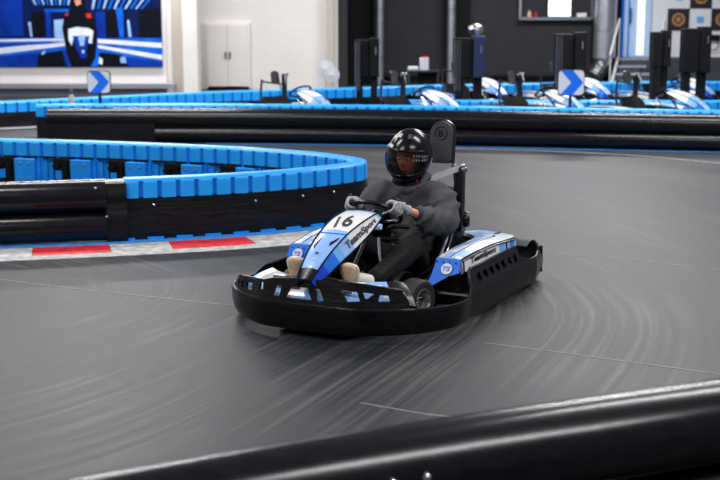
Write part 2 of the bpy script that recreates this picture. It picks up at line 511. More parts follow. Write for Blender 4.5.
mb = MB(); el = crom([(0, 0, ZAT(57, Y)), (-0.03, 0, ZAT(64, Y)), (-0.12, -0.05, ZAT(70, Y)), (-0.26, -0.1, ZAT(77, Y))], 6)
mb.tube(el, [r * 0.75 * (1 + 0.18 * (i % 2)) for i in range(len(el))], 14); mb.build('foil_elbow', 'chrome', t, True)

# framed window high on the dark wall (lit, things on the sill)
Y = YR - 0.12
xa, xb = AT(520, Y, 1.8), AT(592, Y, 1.8); zb = ZAT(20, Y)
wz = 1.1
t = thing('window_1', None, None, ((xa + xb) / 2, Y, zb), kind='structure'); wd = xb - xa
mb = MB()
mb.box((0, 0, 0.03), (wd, 0.14, 0.06)); mb.box((0, 0, wz), (wd, 0.14, 0.06)); mb.box((-wd / 2, 0, wz / 2), (0.05, 0.14, wz)); mb.box((wd / 2, 0, wz / 2), (0.05, 0.14, wz))
mb.build('window_frame', 'steel', t)
mb = MB(); mb.box((0, 0.05, wz / 2), (wd, 0.02, wz)); mb.build('window_pane', 'wall_charcoal', t)
t = thing('wall_screen', 'bright white screen glowing in the framed window on dark wall', 'screen', (AT(559, Y, 1.8), Y - 0.08, zb + 0.06))
mb = MB(); mb.box((0, 0, 0.28), (0.56, 0.04, 0.56)); mb.build('casing', 'black_matt', t)
mb = MB(); mb.box((0, -0.025, 0.28), (0.52, 0.01, 0.52)); mb.build('display', 'screen_glow', t)
for px, m_, w, h, lab in ((529, 'gum_sole', .10, .16, 'tan bottle at the left end of the window sill'), (535.5, 'red', .07, .13, 'red bottle on the window sill beside the tan one'),
                          (581, 'white_paint', .22, .10, 'low white tray on the sill right of the bright screen')):
    x = AT(px, Y - .03, 1.6)
    if 'tray' in lab:
        mb = MB(); mb.box((x, Y - 0.1, zb + .06 + h / 2), (w, 0.08, h), bevel=.01); o = mb.build('sill_tray', m_)
        tag(o, lab, 'tray')
    else:
        mb = MB(); mb.lathe([(w / 2, 0), (w / 2, h * .6), (w / 5, h * .8), (w / 5, h)], Matrix.Translation((x, Y - .09, zb + .06)), 12); o = mb.build('bottle', m_, None, True)
        tag(o, lab, 'bottle')

# ---- mural (a flat print)
x0, x1 = AT(-40, YL, 1), AT(162.5, YL, 1); zt, zb = 2.35, ZAT(67, YL)
mur = thing('wall_mural', 'large blue printed mural of a kart racer on an indoor track', 'mural', ((x0 + x1) / 2, YL - 0.03, zb))
mw, mh = x1 - x0, zt - zb


def mpx(px, py):
    return (AT(px, YL - .05, 1) - (x0 + x1) / 2, ZAT(py, YL - .05) - zb)


PM = ['print_navy', 'print_blue', 'print_mid', 'print_light', 'print_white', 'print_black', 'red', 'skin']
mb = MB(); mb.box((0, 0, mh / 2), (mw, 0.03, mh), mi=0)
lay = [0]


def pp(mi, pts, flip=False):
    lay[0] += 1
    q = [mpx(*p) for p in pts]
    mb.prism(q, -0.016, -0.0165 - lay[0] * 0.00025, lambda a, b, h: (a, h, b), mi)


pp(1, [(-38, -30), (24, -30), (24, 36), (-38, 36)])
pp(0, [(29, -2), (66, -2), (60, 8), (31, 6)])
for i in range(9):
    pp(2 if i % 2 else 3, [(30 + i * 5.2, -8), (33 + i * 5.2, -8), (38.5 + i * 4, 5), (37 + i * 4, 5)])
for i in range(10):
    pp(2 if i % 2 else 3, [(96 + i * 6.6, -8), (99 + i * 6.6, -8), (95 + i * 5.4, 9), (93 + i * 5.4, 9)])
pp(5, [(33, 12), (46, 12), (46, 37), (33, 37)])
pp(3, [(29, 22), (32, 22), (33, 37), (31, 37)])
pp(1, [(47, 10), (52, 10), (52, 37), (47, 37)])
pp(3, [(55, 20), (66, 19), (66, 38), (55, 38)])
pp(2, [(46, 9), (70, 9), (70, 12), (46, 12)])
pp(1, [(97, 12), (106, 12), (106, 38), (97, 38)])
pp(5, [(107, 10), (122, 10), (122, 38), (107, 38)]); pp(2, [(117, 8), (124, 8), (124, 37), (120, 37)])
pp(3, [(128, 20), (130, 20), (132, 37), (129, 37)])
pp(5, [(140, 10), (161, 8), (161, 39), (140, 38)])
pp(2, [(-40, 38), (162, 38), (162, 66.5), (-40, 66.5)])
pp(4, [(-40, 40), (68, 38.5), (68, 40.5), (-40, 42.5)])
pp(4, [(-40, 52), (68, 41), (68, 45.5), (-40, 59)])
pp(1, [(-40, 45), (66, 42.5), (66, 43), (-40, 49)])
pp(1, [(-40, 60), (68, 50), (68, 66.5), (-40, 66.5)])
pp(4, [(98, 39), (162, 43), (162, 48), (98, 43)])
pp(4, [(98, 45), (162, 55), (162, 60), (98, 48)])
pp(1, [(98, 53), (162, 62), (162, 66.5), (98, 66.5)])
pp(5, [(38, 55), (62, 50), (66, 66.5), (36, 66.5)]); pp(5, [(100, 52), (122, 55), (128, 66.5), (98, 66.5)])
pp(3, [(120, 57), (125, 57), (126, 63), (120, 63)]); pp(3, [(41, 53), (45, 50), (45, 53), (42, 55)])
pp(5, [(66, 14), (74, 9), (88, 9), (95, 15), (98, 32), (95, 58), (90, 66.5), (70, 66.5), (66, 50), (63, 28)])
pp(5, [(73, -6), (86, -6), (88, 4), (85, 11), (76, 11), (73, 5)])
pp(7, [(76, 0), (82, -1), (83, 4), (78, 6)]); pp(6, [(87, 14), (92, 13), (93, 18), (88, 18)]); pp(6, [(66, 14), (70, 13), (70, 15), (67, 16)])
pp(4, [(69, 29), (78, 27), (89, 28), (94, 31), (92, 44), (88, 42), (73, 40), (72, 46), (69, 40)])
pp(1, [(73, 36), (79, 36), (79, 54), (76, 48)]); pp(1, [(90, 36), (85, 36), (84, 54), (87, 48)])
pp(3, [(79, 35), (86, 35), (84, 46), (80, 46)]); pp(1, [(78, 46), (87, 46), (86, 58), (80, 58)]); pp(4, [(82, 50), (84, 50), (84, 53), (82, 53)])
pp(4, [(99, 57), (102, 59), (102, 65), (98, 63)])
mb.build('print', PM, mur)

# ---- white panelled partition/door with blue light, checker wall, stairs
Y = YR - 0.15
x0, x1, xs = AT(620, Y, 1), AT(650, Y, 1), AT(653, Y, 1)
zs = ZAT(57, Y)
d = thing('door_1', None, None, ((x0 + x1) / 2, Y, zs), kind='structure'); dw = x1 - x0
mb = MB(); mb.box((0, 0, 1.05), (dw, 0.08, 2.1)); mb.build('door_leaf', 'door_pale', d)
mb = MB(); mb.box((dw * 0.16, -0.05, 1.05), (dw * .22, 0.02, 2.0)); mb.build('glass_panel', 'lit_white', d)
mb = MB(); mb.box((-dw / 2 + .03, -0.03, 1.05), (0.06, 0.12, 2.1)); mb.box((-dw * .25, -.06, 1.05), (0.03, 0.03, 2.1)); mb.build('door_frame', 'mid_blue', d)
mb = MB(); mb.box((-dw * .2, -0.09, 0.95), (0.03, 0.06, 0.35), bevel=.01); mb.build('door_handle', 'grey_dark', d)
# checkered panel wall
ck = thing('checkered_wall_panel', 'black and white checkered wall panel with small round emblems', 'wall panel', (x1 + .02, Y, zs))
mb = MB(); cwid = 5.4; mb.box((cwid / 2, 0, 1.0), (cwid, 0.06, 2.0)); mb.build('panel', 'white_gloss', ck)
sq = 21.5 / 1280 * Y; mb = MB(); mg = MB(); mbu = MB()
zc = ZAT(31.5, Y) - zs
for i in range(-0, 12):
    for j in range(-1, 4):
        cx = AT(677, Y, 1) - (x1 + .02) + (i - 1) * sq; cz = zc + (j - .5) * sq + .02
        if cx - sq / 2 < 0 or cz + sq / 2 > 2.0: continue
        if (i + j) % 2 == 1 and j >= 0:
            mb.box((cx, -0.035, cz + sq), (sq, 0.02, sq))
            mg.lathe([(sq * .2, 0), (sq * .3, 0), (sq * .3, .012), (sq * .2, .012)], Matrix.Translation((cx, -0.045, cz + sq)) @ Matrix.Rotation(PI / 2, 4, 'X'), 16, closed=True)
            mg.box((cx, -0.05, cz + sq), (sq * .2, 0.01, sq * .2))
        elif j >= 0:
            mbu.box((cx, -0.036, cz + sq), (sq * .32, 0.01, sq * .3), bevel=.002)
            mbu.box((cx, -0.04, cz + sq * 1.0), (sq * .2, 0.012, sq * .1))
mb.build('black_square', 'checker_black', ck); mg.build('gold_emblem', 'gold', ck); mbu.build('blue_emblem', 'sky_blue', ck)
# platform + stairs
st = thing('staircase', 'short grey stairs with pale handrails up to the blue-white door', 'stairs', (AT(647, Y - 1, .3), Y - 0.08, 0))
n = 4
sw_ = 1.0
mb = MB()
for i in range(n):
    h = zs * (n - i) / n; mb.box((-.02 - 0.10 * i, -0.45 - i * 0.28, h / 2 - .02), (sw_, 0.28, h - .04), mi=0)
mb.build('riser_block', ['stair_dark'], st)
mb = MB()
for i in range(n):
    h = zs * (n - i) / n; mb.box((-.02 - 0.10 * i, -0.46 - i * 0.28, h - .02), (sw_ + .04, 0.30, 0.035))
mb.build('tread', 'stair_grey', st)
for s, off in ((-1, -.52), (1, .52)):
    mb = MB()
    mb.tube([(off, -0.2, zs + .88), (off - .40, -1.3, .72)], 0.025, 8)
    mb.tube([(off, -.25, zs), (off, -.25, zs + .85)], .014, 8); mb.tube([(off - .38, -1.25, 0), (off - .38, -1.25, .72)], .014, 8)
    mb.build('handrail', 'white_gloss', st, True)
    mb = MB(); mb.tube([(off, -.2, zs), (off - .36, -1.35, .06)], .035, 6); mb.build('stringer', 'white_paint', st)
pl = MB(); xa = AT(652, Y, 1); pl.box(((xa + 12) / 2, Y - 0.3, zs / 2 - .01), (12 - xa, 0.6, zs - .02)); struct(pl.build('trim_10', 'stair_dark'))
# pale control box on the checker wall
t = thing('wall_unit', 'small black box with dangling cable on the checkered panel', 'box', (AT(713, Y, 1), Y - .08, ZAT(41, Y)))
mb = MB(); mb.box((0, 0, .08), (.26, .1, .13), bevel=.01); mb.build('casing', 'black_matt', t)
mb = MB(); mb.tube(crom([(0.05, -.02, 0.02), (.1, -.03, -.1), (.02, -.04, -.2), (-.15, -.03, -.2)], 6), .012, 6); mb.build('cable', 'black_matt', t, True)


# ---------------------------------------------------------------- track barriers
def cap_profile(w, zt_, zb_, inset):
    """closed profile, outer side = +d"""
    q = []
    wi = w - inset
    q += [(wi, zb_), (wi, zt_ - 0.045)]
    if inset: q += [(wi + inset * 0.35, zt_ - 0.03)]
    else: q += [(w, zt_ - 0.035)]
    q += [(w * 0.93, zt_ - 0.022), (w * 0.75, zt_ - 0.006), (w * 0.45, zt_), (-w * 0.45, zt_), (-w * 0.75, zt_ - 0.006), (-w * 0.93, zt_ - 0.022)]
    q += [(-(wi + (inset * .35 if inset else 0)), zt_ - 0.033), (-wi, zt_ - 0.045), (-wi, zb_)]
    return q


def cap_sweep(path, t0, t1, w, zt_, zb_, period, parent, name='ribbed_cap', groove=0.036):
    n = max(1, int((t1 - t0) / period)); per = (t1 - t0) / n
    st = []
    for i in range(n):
        a = t0 + i * per
        st += [(a, 0), (a + per - groove - .006, 0), (a + per - groove, 1), (a + per - .006, 1)]
    st.append((t1, 0))
    secs = []; fl_ = []
    for t, g in st:
        secs.append([path.pt(t, d, z) for d, z in cap_profile(w, zt_, zb_, 0.022 if g else 0)]); fl_.append(g)
    mb = MB(); mb.loft(secs, mfun=lambda i, j: 1 if (i < len(fl_) - 1 and fl_[i] and fl_[min(i + 1, len(fl_) - 1)] and j in (0, 1, 10, 9)) else 0)
    return mb.build(name, ['cap_blue', 'cap_groove'], parent, True, 28)


# --- island barrier (U-shaped, left)
isl = thing('island_barrier', 'U-shaped blue-capped barrier island left of the kart, black belt below', 'barrier')
ISP = [(-4.6, 9.86), (-3.6, 9.98), (-2.93, 10.10), (-2.0, 10.32), (-1.17, 10.58), (-0.64, 10.85), (-0.31, 11.10), (-0.09, 11.32), (-0.02, 11.50), (-0.06, 11.70), (-0.38, 12.07),
       (-0.88, 12.40), (-1.39, 12.66), (-2.68, 13.10), (-3.80, 13.36), (-5.2, 13.7)]
ip = Path(ISP, 12)


def s_at(path, x, first=True):
    best = None
    for p, s_ in zip(path.p, path.s):
        if first and best is not None and abs(p.x - x) > best[0] + 0.3: break
        if best is None or abs(p.x - x) < best[0]: best = (abs(p.x - x), s_)
    return best[1]


s_tube_end = s_at(ip, AT(106, 10.3, .4)); s_cap0 = s_at(ip, AT(127, 10.3, .5))
CT = 0.508
cap_sweep(ip, s_cap0, ip.L, 0.082, CT, 0.345, 0.148, isl)
mb = MB()
sweep(mb, ip, frange(s_cap0 - .05, ip.L, 0.12), lambda t: [(0.085 + .004 * noise.noise((t * 3, 0, 0)), 0.0), (0.098, 0.10), (0.092 + .006 * noise.noise((t * 2.3, 5, 0)), 0.20), (0.085, 0.345), (0.02, 0.36), (0.02, 0.0)])
mb.build('rubber_belt', 'belt_black', isl, True, 50)
t = s_cap0
while t < s_at(ip, 0.0, False) + .2:
    mb = MB(); mb.box(ip.pt(t, 0.06, 0.012), (0.13, 0.12, 0.024), Matrix.Rotation(math.atan2(ip.at(t)[1].y, ip.at(t)[1].x), 4, 'Z')); t += 0.235
    mb.build('base_foot', 'bracket_blue', isl)
# smooth black tubes over the near left stretch
for nm, zc_, r_ in (('upper_tube', 0.378, 0.132), ('lower_tube', 0.130, 0.124)):
    mb = MB(); pts = [ip.pt(t, 0.04, zc_) for t in frange(0, s_tube_end, 0.3)]; mb.tube(pts, r_, 28)
    mb.build(nm, 'tube_black', isl, True, 50)
mb = MB(); sweep(mb, ip, frange(s_tube_end, s_cap0 + .01, 0.05), lambda t: [(0.13, 0.0), (0.145, 0.2), (0.12, 0.26), (0.145, 0.32), (0.14, 0.40), (0.10, 0.475), (0.02, 0.50), (-.08, .49), (-0.09, 0.0)])
mb.build('joint_sleeve', 'black_plastic', isl, True, 30)
for px, py in ((100, 187), (150, 205), (250, 201), (295, 196), (324, 192), (358, 188), (111, 216)):
    # bolt on the outer belt face
    Y0 = 10.4; x = AT(px, Y0, .3); s_ = s_at(ip, x); p = ip.pt(s_, 0.1, 0); z = ZAT(py, p.y)
    mb = MB(); off = 0.165 if px < 108 else (.145 if px < 115 else 0.095)
    mb.lathe([(0.011, -.01), (0.011, 0.006), (0.005, 0.010)], Matrix.Translation(ip.pt(s_, off, z)) @ Matrix.Rotation(PI / 2, 4, 'X'), 8); mb.build('bolt', 'steel', isl)
# inner face of the far leg: blue bracket plates, black hinge blocks
s_far0 = s_at(ip, -0.75, False)
far_s = [s_ for p, s_ in zip(ip.p, ip.s) if p.y > 11.9]
s_f0 = min(far_s) + 0.25
mb = MB(); sweep(mb, ip, frange(s_f0, ip.L, 0.15), lambda t: [(0.02, 0.04), (0.02, 0.36), (-0.055, 0.36), (-0.055, 0.04)]); mb.build('back_board', 'bracket_blue', isl)
t = s_f0 + 0.15; k = 0
while t < ip.L - 0.1:
    ang = math.atan2(ip.at(t)[1].y, ip.at(t)[1].x); R4 = Matrix.Rotation(ang, 4, 'Z')
    mb = MB(); mb.box(ip.pt(t, -0.10, 0.175), (0.23, 0.07, 0.29), R4, bevel=.01); o = mb.build('bracket_plate', 'bracket_blue', isl)
    for dx in (-.05, .05):
        for z in (.27, .12):
            mb = MB(); mb.lathe([(0.012, 0), (0.012, .008), (.006, .012)], Matrix.Translation(ip.pt(t + dx, -0.137, z)) @ Matrix.Rotation(PI / 2, 4, 'X'), 8); mb.build('bolt', 'chrome', o)
    mb = MB(); mb.box(ip.pt(t + .22, -0.085, 0.18), (0.19, 0.07, 0.30), R4, bevel=.012); mb.box(ip.pt(t + .27, -0.13, 0.25), (0.07, 0.05, 0.035), R4)
    mb.box(ip.pt(t + .16, -.12, .16), (0.03, .04, .26), R4)
    o2 = mb.build('hinge_block', 'black_plastic', isl)
    mb = MB(); mb.box(ip.pt(t + .25, -0.125, 0.16), (0.07, 0.02, 0.09), R4); mb.build('inset_plate', 'bracket_blue', o2)
    mb = MB(); mb.box(ip.pt(t + .42, -0.065, 0.18), (0.05, 0.03, 0.28), R4, bevel=.006); mb.box(ip.pt(t + .50, -0.065, 0.18), (0.04, 0.03, 0.28), R4, bevel=.006); mb.build('vertical_rib', 'bracket_blue', isl)
    t += 0.63; k += 1
mb = MB(); t = s_f0
while t < ip.L - .1:
    mb.box(ip.pt(t + .1, -0.10, 0.335), (0.16, 0.02, 0.02), Matrix.Rotation(math.atan2(ip.at(t)[1].y, ip.at(t)[1].x), 4, 'Z')); t += 0.21
mb.build('slot_strip', 'black_matt', isl)

# kerb and painted base line along the island (flush paint and thin kerb stones)
mb = MB(); sweep(mb, ip, frange(0, s_at(ip, 0.0, False) + .35, 0.12), lambda t: [(0.08, 0.0), (0.08, 0.006), (0.30, 0.006), (0.30, 0.0)]); tag(mb.build('blue_floor_line', 'line_blue'), 'blue painted line at the foot of the island barrier', 'floor marking')
kp0 = 0.302
bounds = [(0, s_at(ip, -2.62), 'white_paint'), (s_at(ip, -2.62), s_at(ip, -2.08), 'red'), (s_at(ip, -2.08), s_at(ip, -1.60), 'white_paint'), (s_at(ip, -1.60), s_at(ip, -1.05), 'red'),
          (s_at(ip, -1.05), s_at(ip, -0.62), 'white_paint'), (s_at(ip, -0.62), s_at(ip, -0.34), 'red'), (s_at(ip, -.34), s_at(ip, -.34) + .6, 'white_paint')]
M['kerb_white'] = mat('kerb_white', (0.42, 0.41, 0.40), 0.6, var=0.35, scale=14)
M['kerb_red'] = mat('kerb_red', (0.55, 0.012, 0.02), 0.55, var=0.3, scale=14)
M['kerb_faded'] = mat('kerb_faded', (0.22, 0.19, 0.19), 0.6, var=0.35, scale=14)
kerb = thing('track_kerb', 'low red and white kerb curving round the island barrier', 'kerb')
for i, (a, b, m_) in enumerate(bounds):
    mm = 'kerb_faded' if i >= 5 else ('kerb_red' if m_ == 'red' else 'kerb_white')
    mb = MB(); sweep(mb, ip, frange(a + .002, b - .002, 0.1), lambda t: [(kp0, 0.0), (kp0, 0.018), (kp0 + .22, 0.012), (kp0 + .26, 0.0)])
    mb.build('red_stone' if m_ == 'red' else 'white_stone', mm, kerb)
mb = MB(); sweep(mb, ip, frange(0, s_at(ip, -.34) + .5, 0.1), lambda t: [(kp0 + .26, 0.0), (kp0 + .26, 0.004), (kp0 + .42, 0.004), (kp0 + .42, 0.0)]); tag(mb.build('white_floor_line', 'kerb_white'), 'worn white painted line along the outer edge of the kerb', 'floor marking')

# --- main track barrier (middle distance, full width)
tb = thing('track_barrier', 'long straight black tube barrier across the far side of the track', 'barrier')
TBP = [(-4.28, 17.75), (-2.8, 17.75), (-0.83, 17.65), (1.22, 17.38), (3.18, 17.0), (4.8, 16.7), (7.0, 16.35)]
tp = Path(TBP, 8)
cap_sweep(tp, 0.03, tp.L, 0.10, 0.52, 0.36, 0.15, tb)
s_low = s_at(tp, AT(150, 17.6, .2))
for nm, zc_, r_, a, b in (('upper_tube', 0.345, 0.13, 0, tp.L), ('lower_tube', 0.125, 0.112, s_low, tp.L)):
    mb = MB(); mb.tube([tp.pt(t, 0.16, zc_) for t in frange(a, b, 0.4)], r_, 24); mb.build(nm, 'tube_black', tb, True, 50)
mb = MB(); sweep(mb, tp, frange(0, tp.L, .4), lambda t: [(0.08, 0.02), (0.08, 0.37), (-0.08, 0.37), (-0.08, 0.02)]); mb.build('core_board', 'black_plastic', tb)
mb = MB(); sweep(mb, tp, frange(0, s_low, .2), lambda t: [(0.26, 0.03), (0.27, 0.36), (0.08, 0.38), (0.08, 0.03)]); mb.build('rubber_belt', 'belt_black', tb)
mb = MB(); mb.box(tp.pt(0, 0.1, 0.40), (0.025, 0.3, 0.12)); mb.build('end_plate', 'mid_blue', tb)
mb = MB(); sweep(mb, tp, frange(s_at(tp, -2.0), tp.L, 0.4), lambda t: [(0.26, 0.0), (0.26, 0.005), (0.38, 0.005), (0.38, 0.0)])
tag(mb.build('blue_floor_line', 'line_blue'), 'blue painted line at the foot of the long track barrier', 'floor marking')
wl = Path([(1.0, 16.9), (2.3, 16.6), (3.4, 16.1), (4.0, 15.6), (4.9, 14.6)], 8)
mb = MB(); sweep(mb, wl, frange(0, wl.L, 0.2), lambda t: [(-0.03, 0.0), (-0.03, 0.004), (0.03, 0.004), (0.03, 0.0)])
tag(mb.build('thin_floor_line', 'kerb_faded'), 'thin pale line curving across the track at far right', 'floor marking')

# --- barrier across the back of the hall
bb = thing('back_barrier', 'blue-capped barrier furthest away, in front of the walls', 'barrier')
BBP = [(-8.5, 18.6), (-5.45, 19.7), (-2.75, 21.6), (-0.35, 22.65), (1.7, 23.6), (4.9, 24.3), (9.0, 24.6)]
bp_ = Path(BBP, 8)
cap_sweep(bp_, 0, bp_.L, 0.10, 0.41, 0.24, 0.17, bb)
mb = MB(); sweep(mb, bp_, frange(0, bp_.L, .4), lambda t: [(0.09, 0.02), (0.10, 0.14), (0.09, 0.25), (-0.08, 0.25), (-0.08, 0.02)]); mb.build('rubber_belt', 'belt_black', bb, True, 40)
mb = MB(); sweep(mb, bp_, frange(0, bp_.L, .4), lambda t: [(0.15, 0.0), (0.15, 0.006), (0.24, 0.006), (0.24, 0.0)]); tag(mb.build('white_floor_line', 'white_paint'), 'white painted line at the foot of the furthest barrier', 'floor marking')

# --- pit barrier between the two rows of parked karts
pb = thing('pit_barrier', 'low blue-capped barrier between the two rows of parked karts', 'barrier')
pp_ = Path([(AT(385, 20.5, .3), 20.50), (2.0, 20.48), (3.8, 20.44), (7.4, 20.36)], 8)
cap_sweep(pp_, 0, pp_.L, 0.09, 0.365, 0.12, 0.17, pb)
mb = MB(); sweep(mb, pp_, frange(0, pp_.L, .4), lambda t: [(0.09, 0.0), (0.09, 0.13), (-0.08, 0.13), (-0.08, 0.0)]); mb.build('rubber_belt', 'belt_black', pb)

# --- short barrier running behind the long one, left
sb_ = thing('side_barrier', 'low blue-capped barrier behind the left end of the long one', 'barrier')
sp_ = Path([(AT(42, 18.6, .4), 18.3), (-2.5, 18.45), (AT(252, 18.4, .4), 18.4)], 8)
cap_sweep(sp_, 0, sp_.L, 0.09, 0.47, 0.30, 0.15, sb_)
mb = MB(); sweep(mb, sp_, frange(0, sp_.L, .4), lambda t: [(0.08, 0.0), (0.08, 0.31), (-0.08, 0.31), (-0.08, 0.0)]); mb.build('rubber_belt', 'belt_black', sb_)

# --- foreground barrier
fb = thing('foreground_barrier', 'blurred black tube barrier in the near right foreground', 'barrier')
FH = 0.50
fp = Path([(-1.9, 3.05), (-0.95, 3.54), (0.12, 4.07), (0.70, 4.33), (1.37, 4.62), (2.6, 5.2)], 8)
mb = MB(); mb.tube([fp.pt(t, 0.06, 0.40) for t in frange(0, fp.L, .25)], 0.155, 40); mb.build('upper_tube', 'tube_black', fb, True, 50)
mb = MB(); mb.tube([fp.pt(t, 0.06, 0.122) for t in frange(0, fp.L, .25)], 0.122, 40); mb.build('lower_tube', 'tube_black', fb, True, 50)
for px, dz in ((403, 0.026), (366, .026)):
    mb = MB(); s_ = s_at(fp, AT(px, 4.1, .4)); q = fp.pt(s_, 0.06 + .156, 0.405 + dz); u = fp.at(s_)[1]
    mb.lathe([(0.016, -.02), (0.016, 0.004), (0.010, 0.011), (0.003, 0.013)], Matrix.Translation(q) @ Vector((u.y, -u.x, 0)).to_track_quat('Z', 'Y').to_matrix().to_4x4(), 12); mb.build('bolt_head', 'chrome', fb, True)


# ---------------------------------------------------------------- background furnishing
def chevron_sign(px, py, Y, w, flip, label):
    z = ZAT(py, Y); x = AT(px, Y, z)
    t = thing('chevron_sign', label, 'sign', (x, Y, 0)); h = w * .96
    rr = w * .16
    poly = []
    for cx, cz, a0 in ((w / 2 - rr, h / 2 - rr, 0), (-w / 2 + rr, h / 2 - rr, 90), (-w / 2 + rr, -h / 2 + rr, 180), (w / 2 - rr, -h / 2 + rr, 270)):
        for k in range(5):
            a = math.radians(a0 + k * 22.5); poly.append((cx + rr * math.cos(a), cz + rr * math.sin(a)))
    mb = MB(); mb.prism(poly, 0, 0.03, lambda a, b, hh: (a * 1.06, hh - .012, b * 1.06 + z)); mb.build('backing', 'black_plastic', t)
    mb = MB(); mb.prism(poly, -0.014, -0.020, lambda a, b, hh: (a, hh, b + z)); mb.build('face', 'sign_white', t)
    s = -1 if flip else 1
    ch = [(-.42, .5), (.06, .5), (.47, .0), (.06, -.5), (-.42, -.5), (.0, 0)]
    mb = MB(); mb.prism([(s * a * w, b * h) for a, b in ch], -0.0205, -0.024, lambda a, b, hh: (a, hh, b + z)); mb.build('arrow', 'sign_blue', t)
    mb = MB(); mb.tube([(0, 0.03, 0), (0, 0.03, z)], 0.022, 10); mb.build('post', 'black_metal', t, True)
    return t


chevron_sign(99, 82, 17.98, 0.31, False, 'white sign with blue arrow on a post below the mural')
chevron_sign(571, 82.5, 17.38, 0.345, False, 'white sign with blue arrow in front of the pit cabinets')


def tower(px0, px1, py_top, py_mid, Y, label, face='black_matt', stripe=True):
    z1 = ZAT(py_top, Y); zm = ZAT(py_mid, Y); x0, x1 = AT(px0, Y, 1), AT(px1, Y, 1); w = x1 - x0
    t = thing('equipment_cabinet', label, 'cabinet', ((x0 + x1) / 2, Y, 0), group=None)
    mb = MB(); mb.box((-w * .19, 0.0, (z1 - .03 + zm) / 2), (w * .6, 0.30, z1 - .03 - zm), bevel=.012); mb.build('cabinet_body', 'black_matt', t)
    mb = MB(); mb.box((w * .31, -0.06, (z1 + zm) / 2), (w * .38, 0.34, z1 - zm), bevel=.012); p = mb.build('side_unit', face, t)
    mb = MB(); mb.box((w * .36, -0.235, z1 - .2), (.02, .012, .12)); mb.build('maker_plate', 'steel', p)
    for s in (-1, 1):
        mb = MB(); mb.box((s * w * .30, 0, zm / 2), (w * .26, 0.24, zm), bevel=.01); mb.build('leg', 'black_matt', t)
    if stripe:
        mb = MB()
        for dx in (-.46, -.38, -.30): mb.tube([(w * dx, -.17, zm * .7), (w * dx, -.17, z1 - .06)], .006, 6)
        mb.build('conduit', 'steel', t, True)
    return t


TY = 20.80
tower(354.5, 379, 38, 76, TY, 'narrow black cabinet on legs in front of the leftmost pipe')
tower(453, 484, 36, 77, TY, 'black cabinet with a navy side unit, under the silver ball', 'navy_box')
tower(554, 584, 32, 76, TY, 'black cabinet standing behind the right-hand arrow sign')
tower(650.5, 667.5, 30, 66, TY, 'narrow black cabinet in front of the stairs and checkered panel', stripe=False)
tower(681, 707, 26.5, 72, TY - .1, 'widest and tallest black cabinet at far right of the pit', stripe=False)
t = thing('silver_lamp', 'shiny silver ball on top of the navy-sided black cabinet', 'lamp', (AT(475.5, TY, 1.3), TY, ZAT(36, TY)))
mb = MB(); mb.lathe([(0.001, .0), (.05, .005), (0.06, .03), (.10, .06), (.125, .11), (.11, .16), (.06, .19), (.001, .2)], None, 16); mb.build('globe', 'chrome', t, True)

# white fan pair
Y = 24.9


def fan(px, py, r, label, Yf):
    z = ZAT(py, Yf); x = AT(px, Yf, z); t = thing('pedestal_fan', label, 'fan', (x, Yf, 0), group=None)
    mb = MB(); mb.lathe([(.14, 0), (.14, .02), (.02, .04), (.016, z)], None, 12); mb.build('stand', 'wall_cream2', t, True)
    R4 = Matrix.Translation((0, -.06, z)) @ Matrix.Rotation(PI / 2, 4, 'X')
    mb = MB()
    for rr in (r, r * .7, r * .4): mb.lathe([(rr - .008, -.008 + .03 * (1 - rr / r)), (rr + .008, .008 + .03 * (1 - rr / r))], R4, 20)
    for k in range(16):
        a = k * PI / 8; mb.tube([R4 @ Vector((0, 0, .035)), R4 @ Vector((r * math.cos(a), r * math.sin(a), 0))], .006, 5)
    mb.build('cage', 'white_gloss', t)
    mb = MB()
    for k in range(5):
        a = k * 2 * PI / 5
        for_ = [(0.03, -.02), (r * .85, -.07), (r * .92, .05), (r * .4, .08), (.03, .03)]
        mb.prism(for_, -.012, -.004, lambda u, v, h, a=a: R4 @ Vector((u * math.cos(a) - v * math.sin(a), u * math.sin(a) + v * math.cos(a), h + v * .2 - .03)))
    mb.build('blade', 'white_gloss', t)
    mb = MB(); mb.lathe([(.05, -.12), (.06, -.03), (.04, .02), (.001, .045)], R4, 12); mb.build('motor', 'white_gloss', t, True)


fan(325.5, 68.5, .17, 'white round fan against the pale wall, upper left of the pair', 25.4)
fan(332, 74.5, .14, 'smaller white round fan, lower right of the pair', 24.8)

# table with box
Y = 25.2; zt = ZAT(70, Y)
t = thing('side_table', 'small black table by the dark wall, with a white box on it', 'table', (AT(423, Y, zt), Y, 0))
mb = MB(); mb.box((0, 0, zt - .02), (.62, .5, .04), bevel=.008); mb.build('table_top', 'black_metal', t)
mb = MB(); mb.box((0.1, 0.1, (zt - .04) / 2 + .1), (.40, .25, zt - .26)); mb.build('storage_bin', 'black_matt', t)
for sx in (-1, 1):
    for sy in (-1, 1):
        mb = MB(); mb.box((sx * .28, sy * .22, (zt - .04) / 2), (.03, .03, zt - .04)); mb.build('leg', 'grey_dark', t)
t = thing('white_box', 'upright white box with a red lid on the small black table', 'box', (AT(424, Y, zt), Y, zt))
mb = MB(); mb.box((0, 0, .12), (.17, .15, .24), bevel=.01); mb.build('carton', 'white_gloss', t)
mb = MB(); mb.box((.02, 0, .252), (.12, .14, .024), bevel=.006); mb.build('lid', 'red', t)
t = MB(); t.box((AT(413, Y, zt), Y, zt + .035), (.2, .2, .07), bevel=.015); o = t.build('paper_stack', 'white_gloss'); tag(o, 'low white stack of paper left of the upright white box', 'paper')
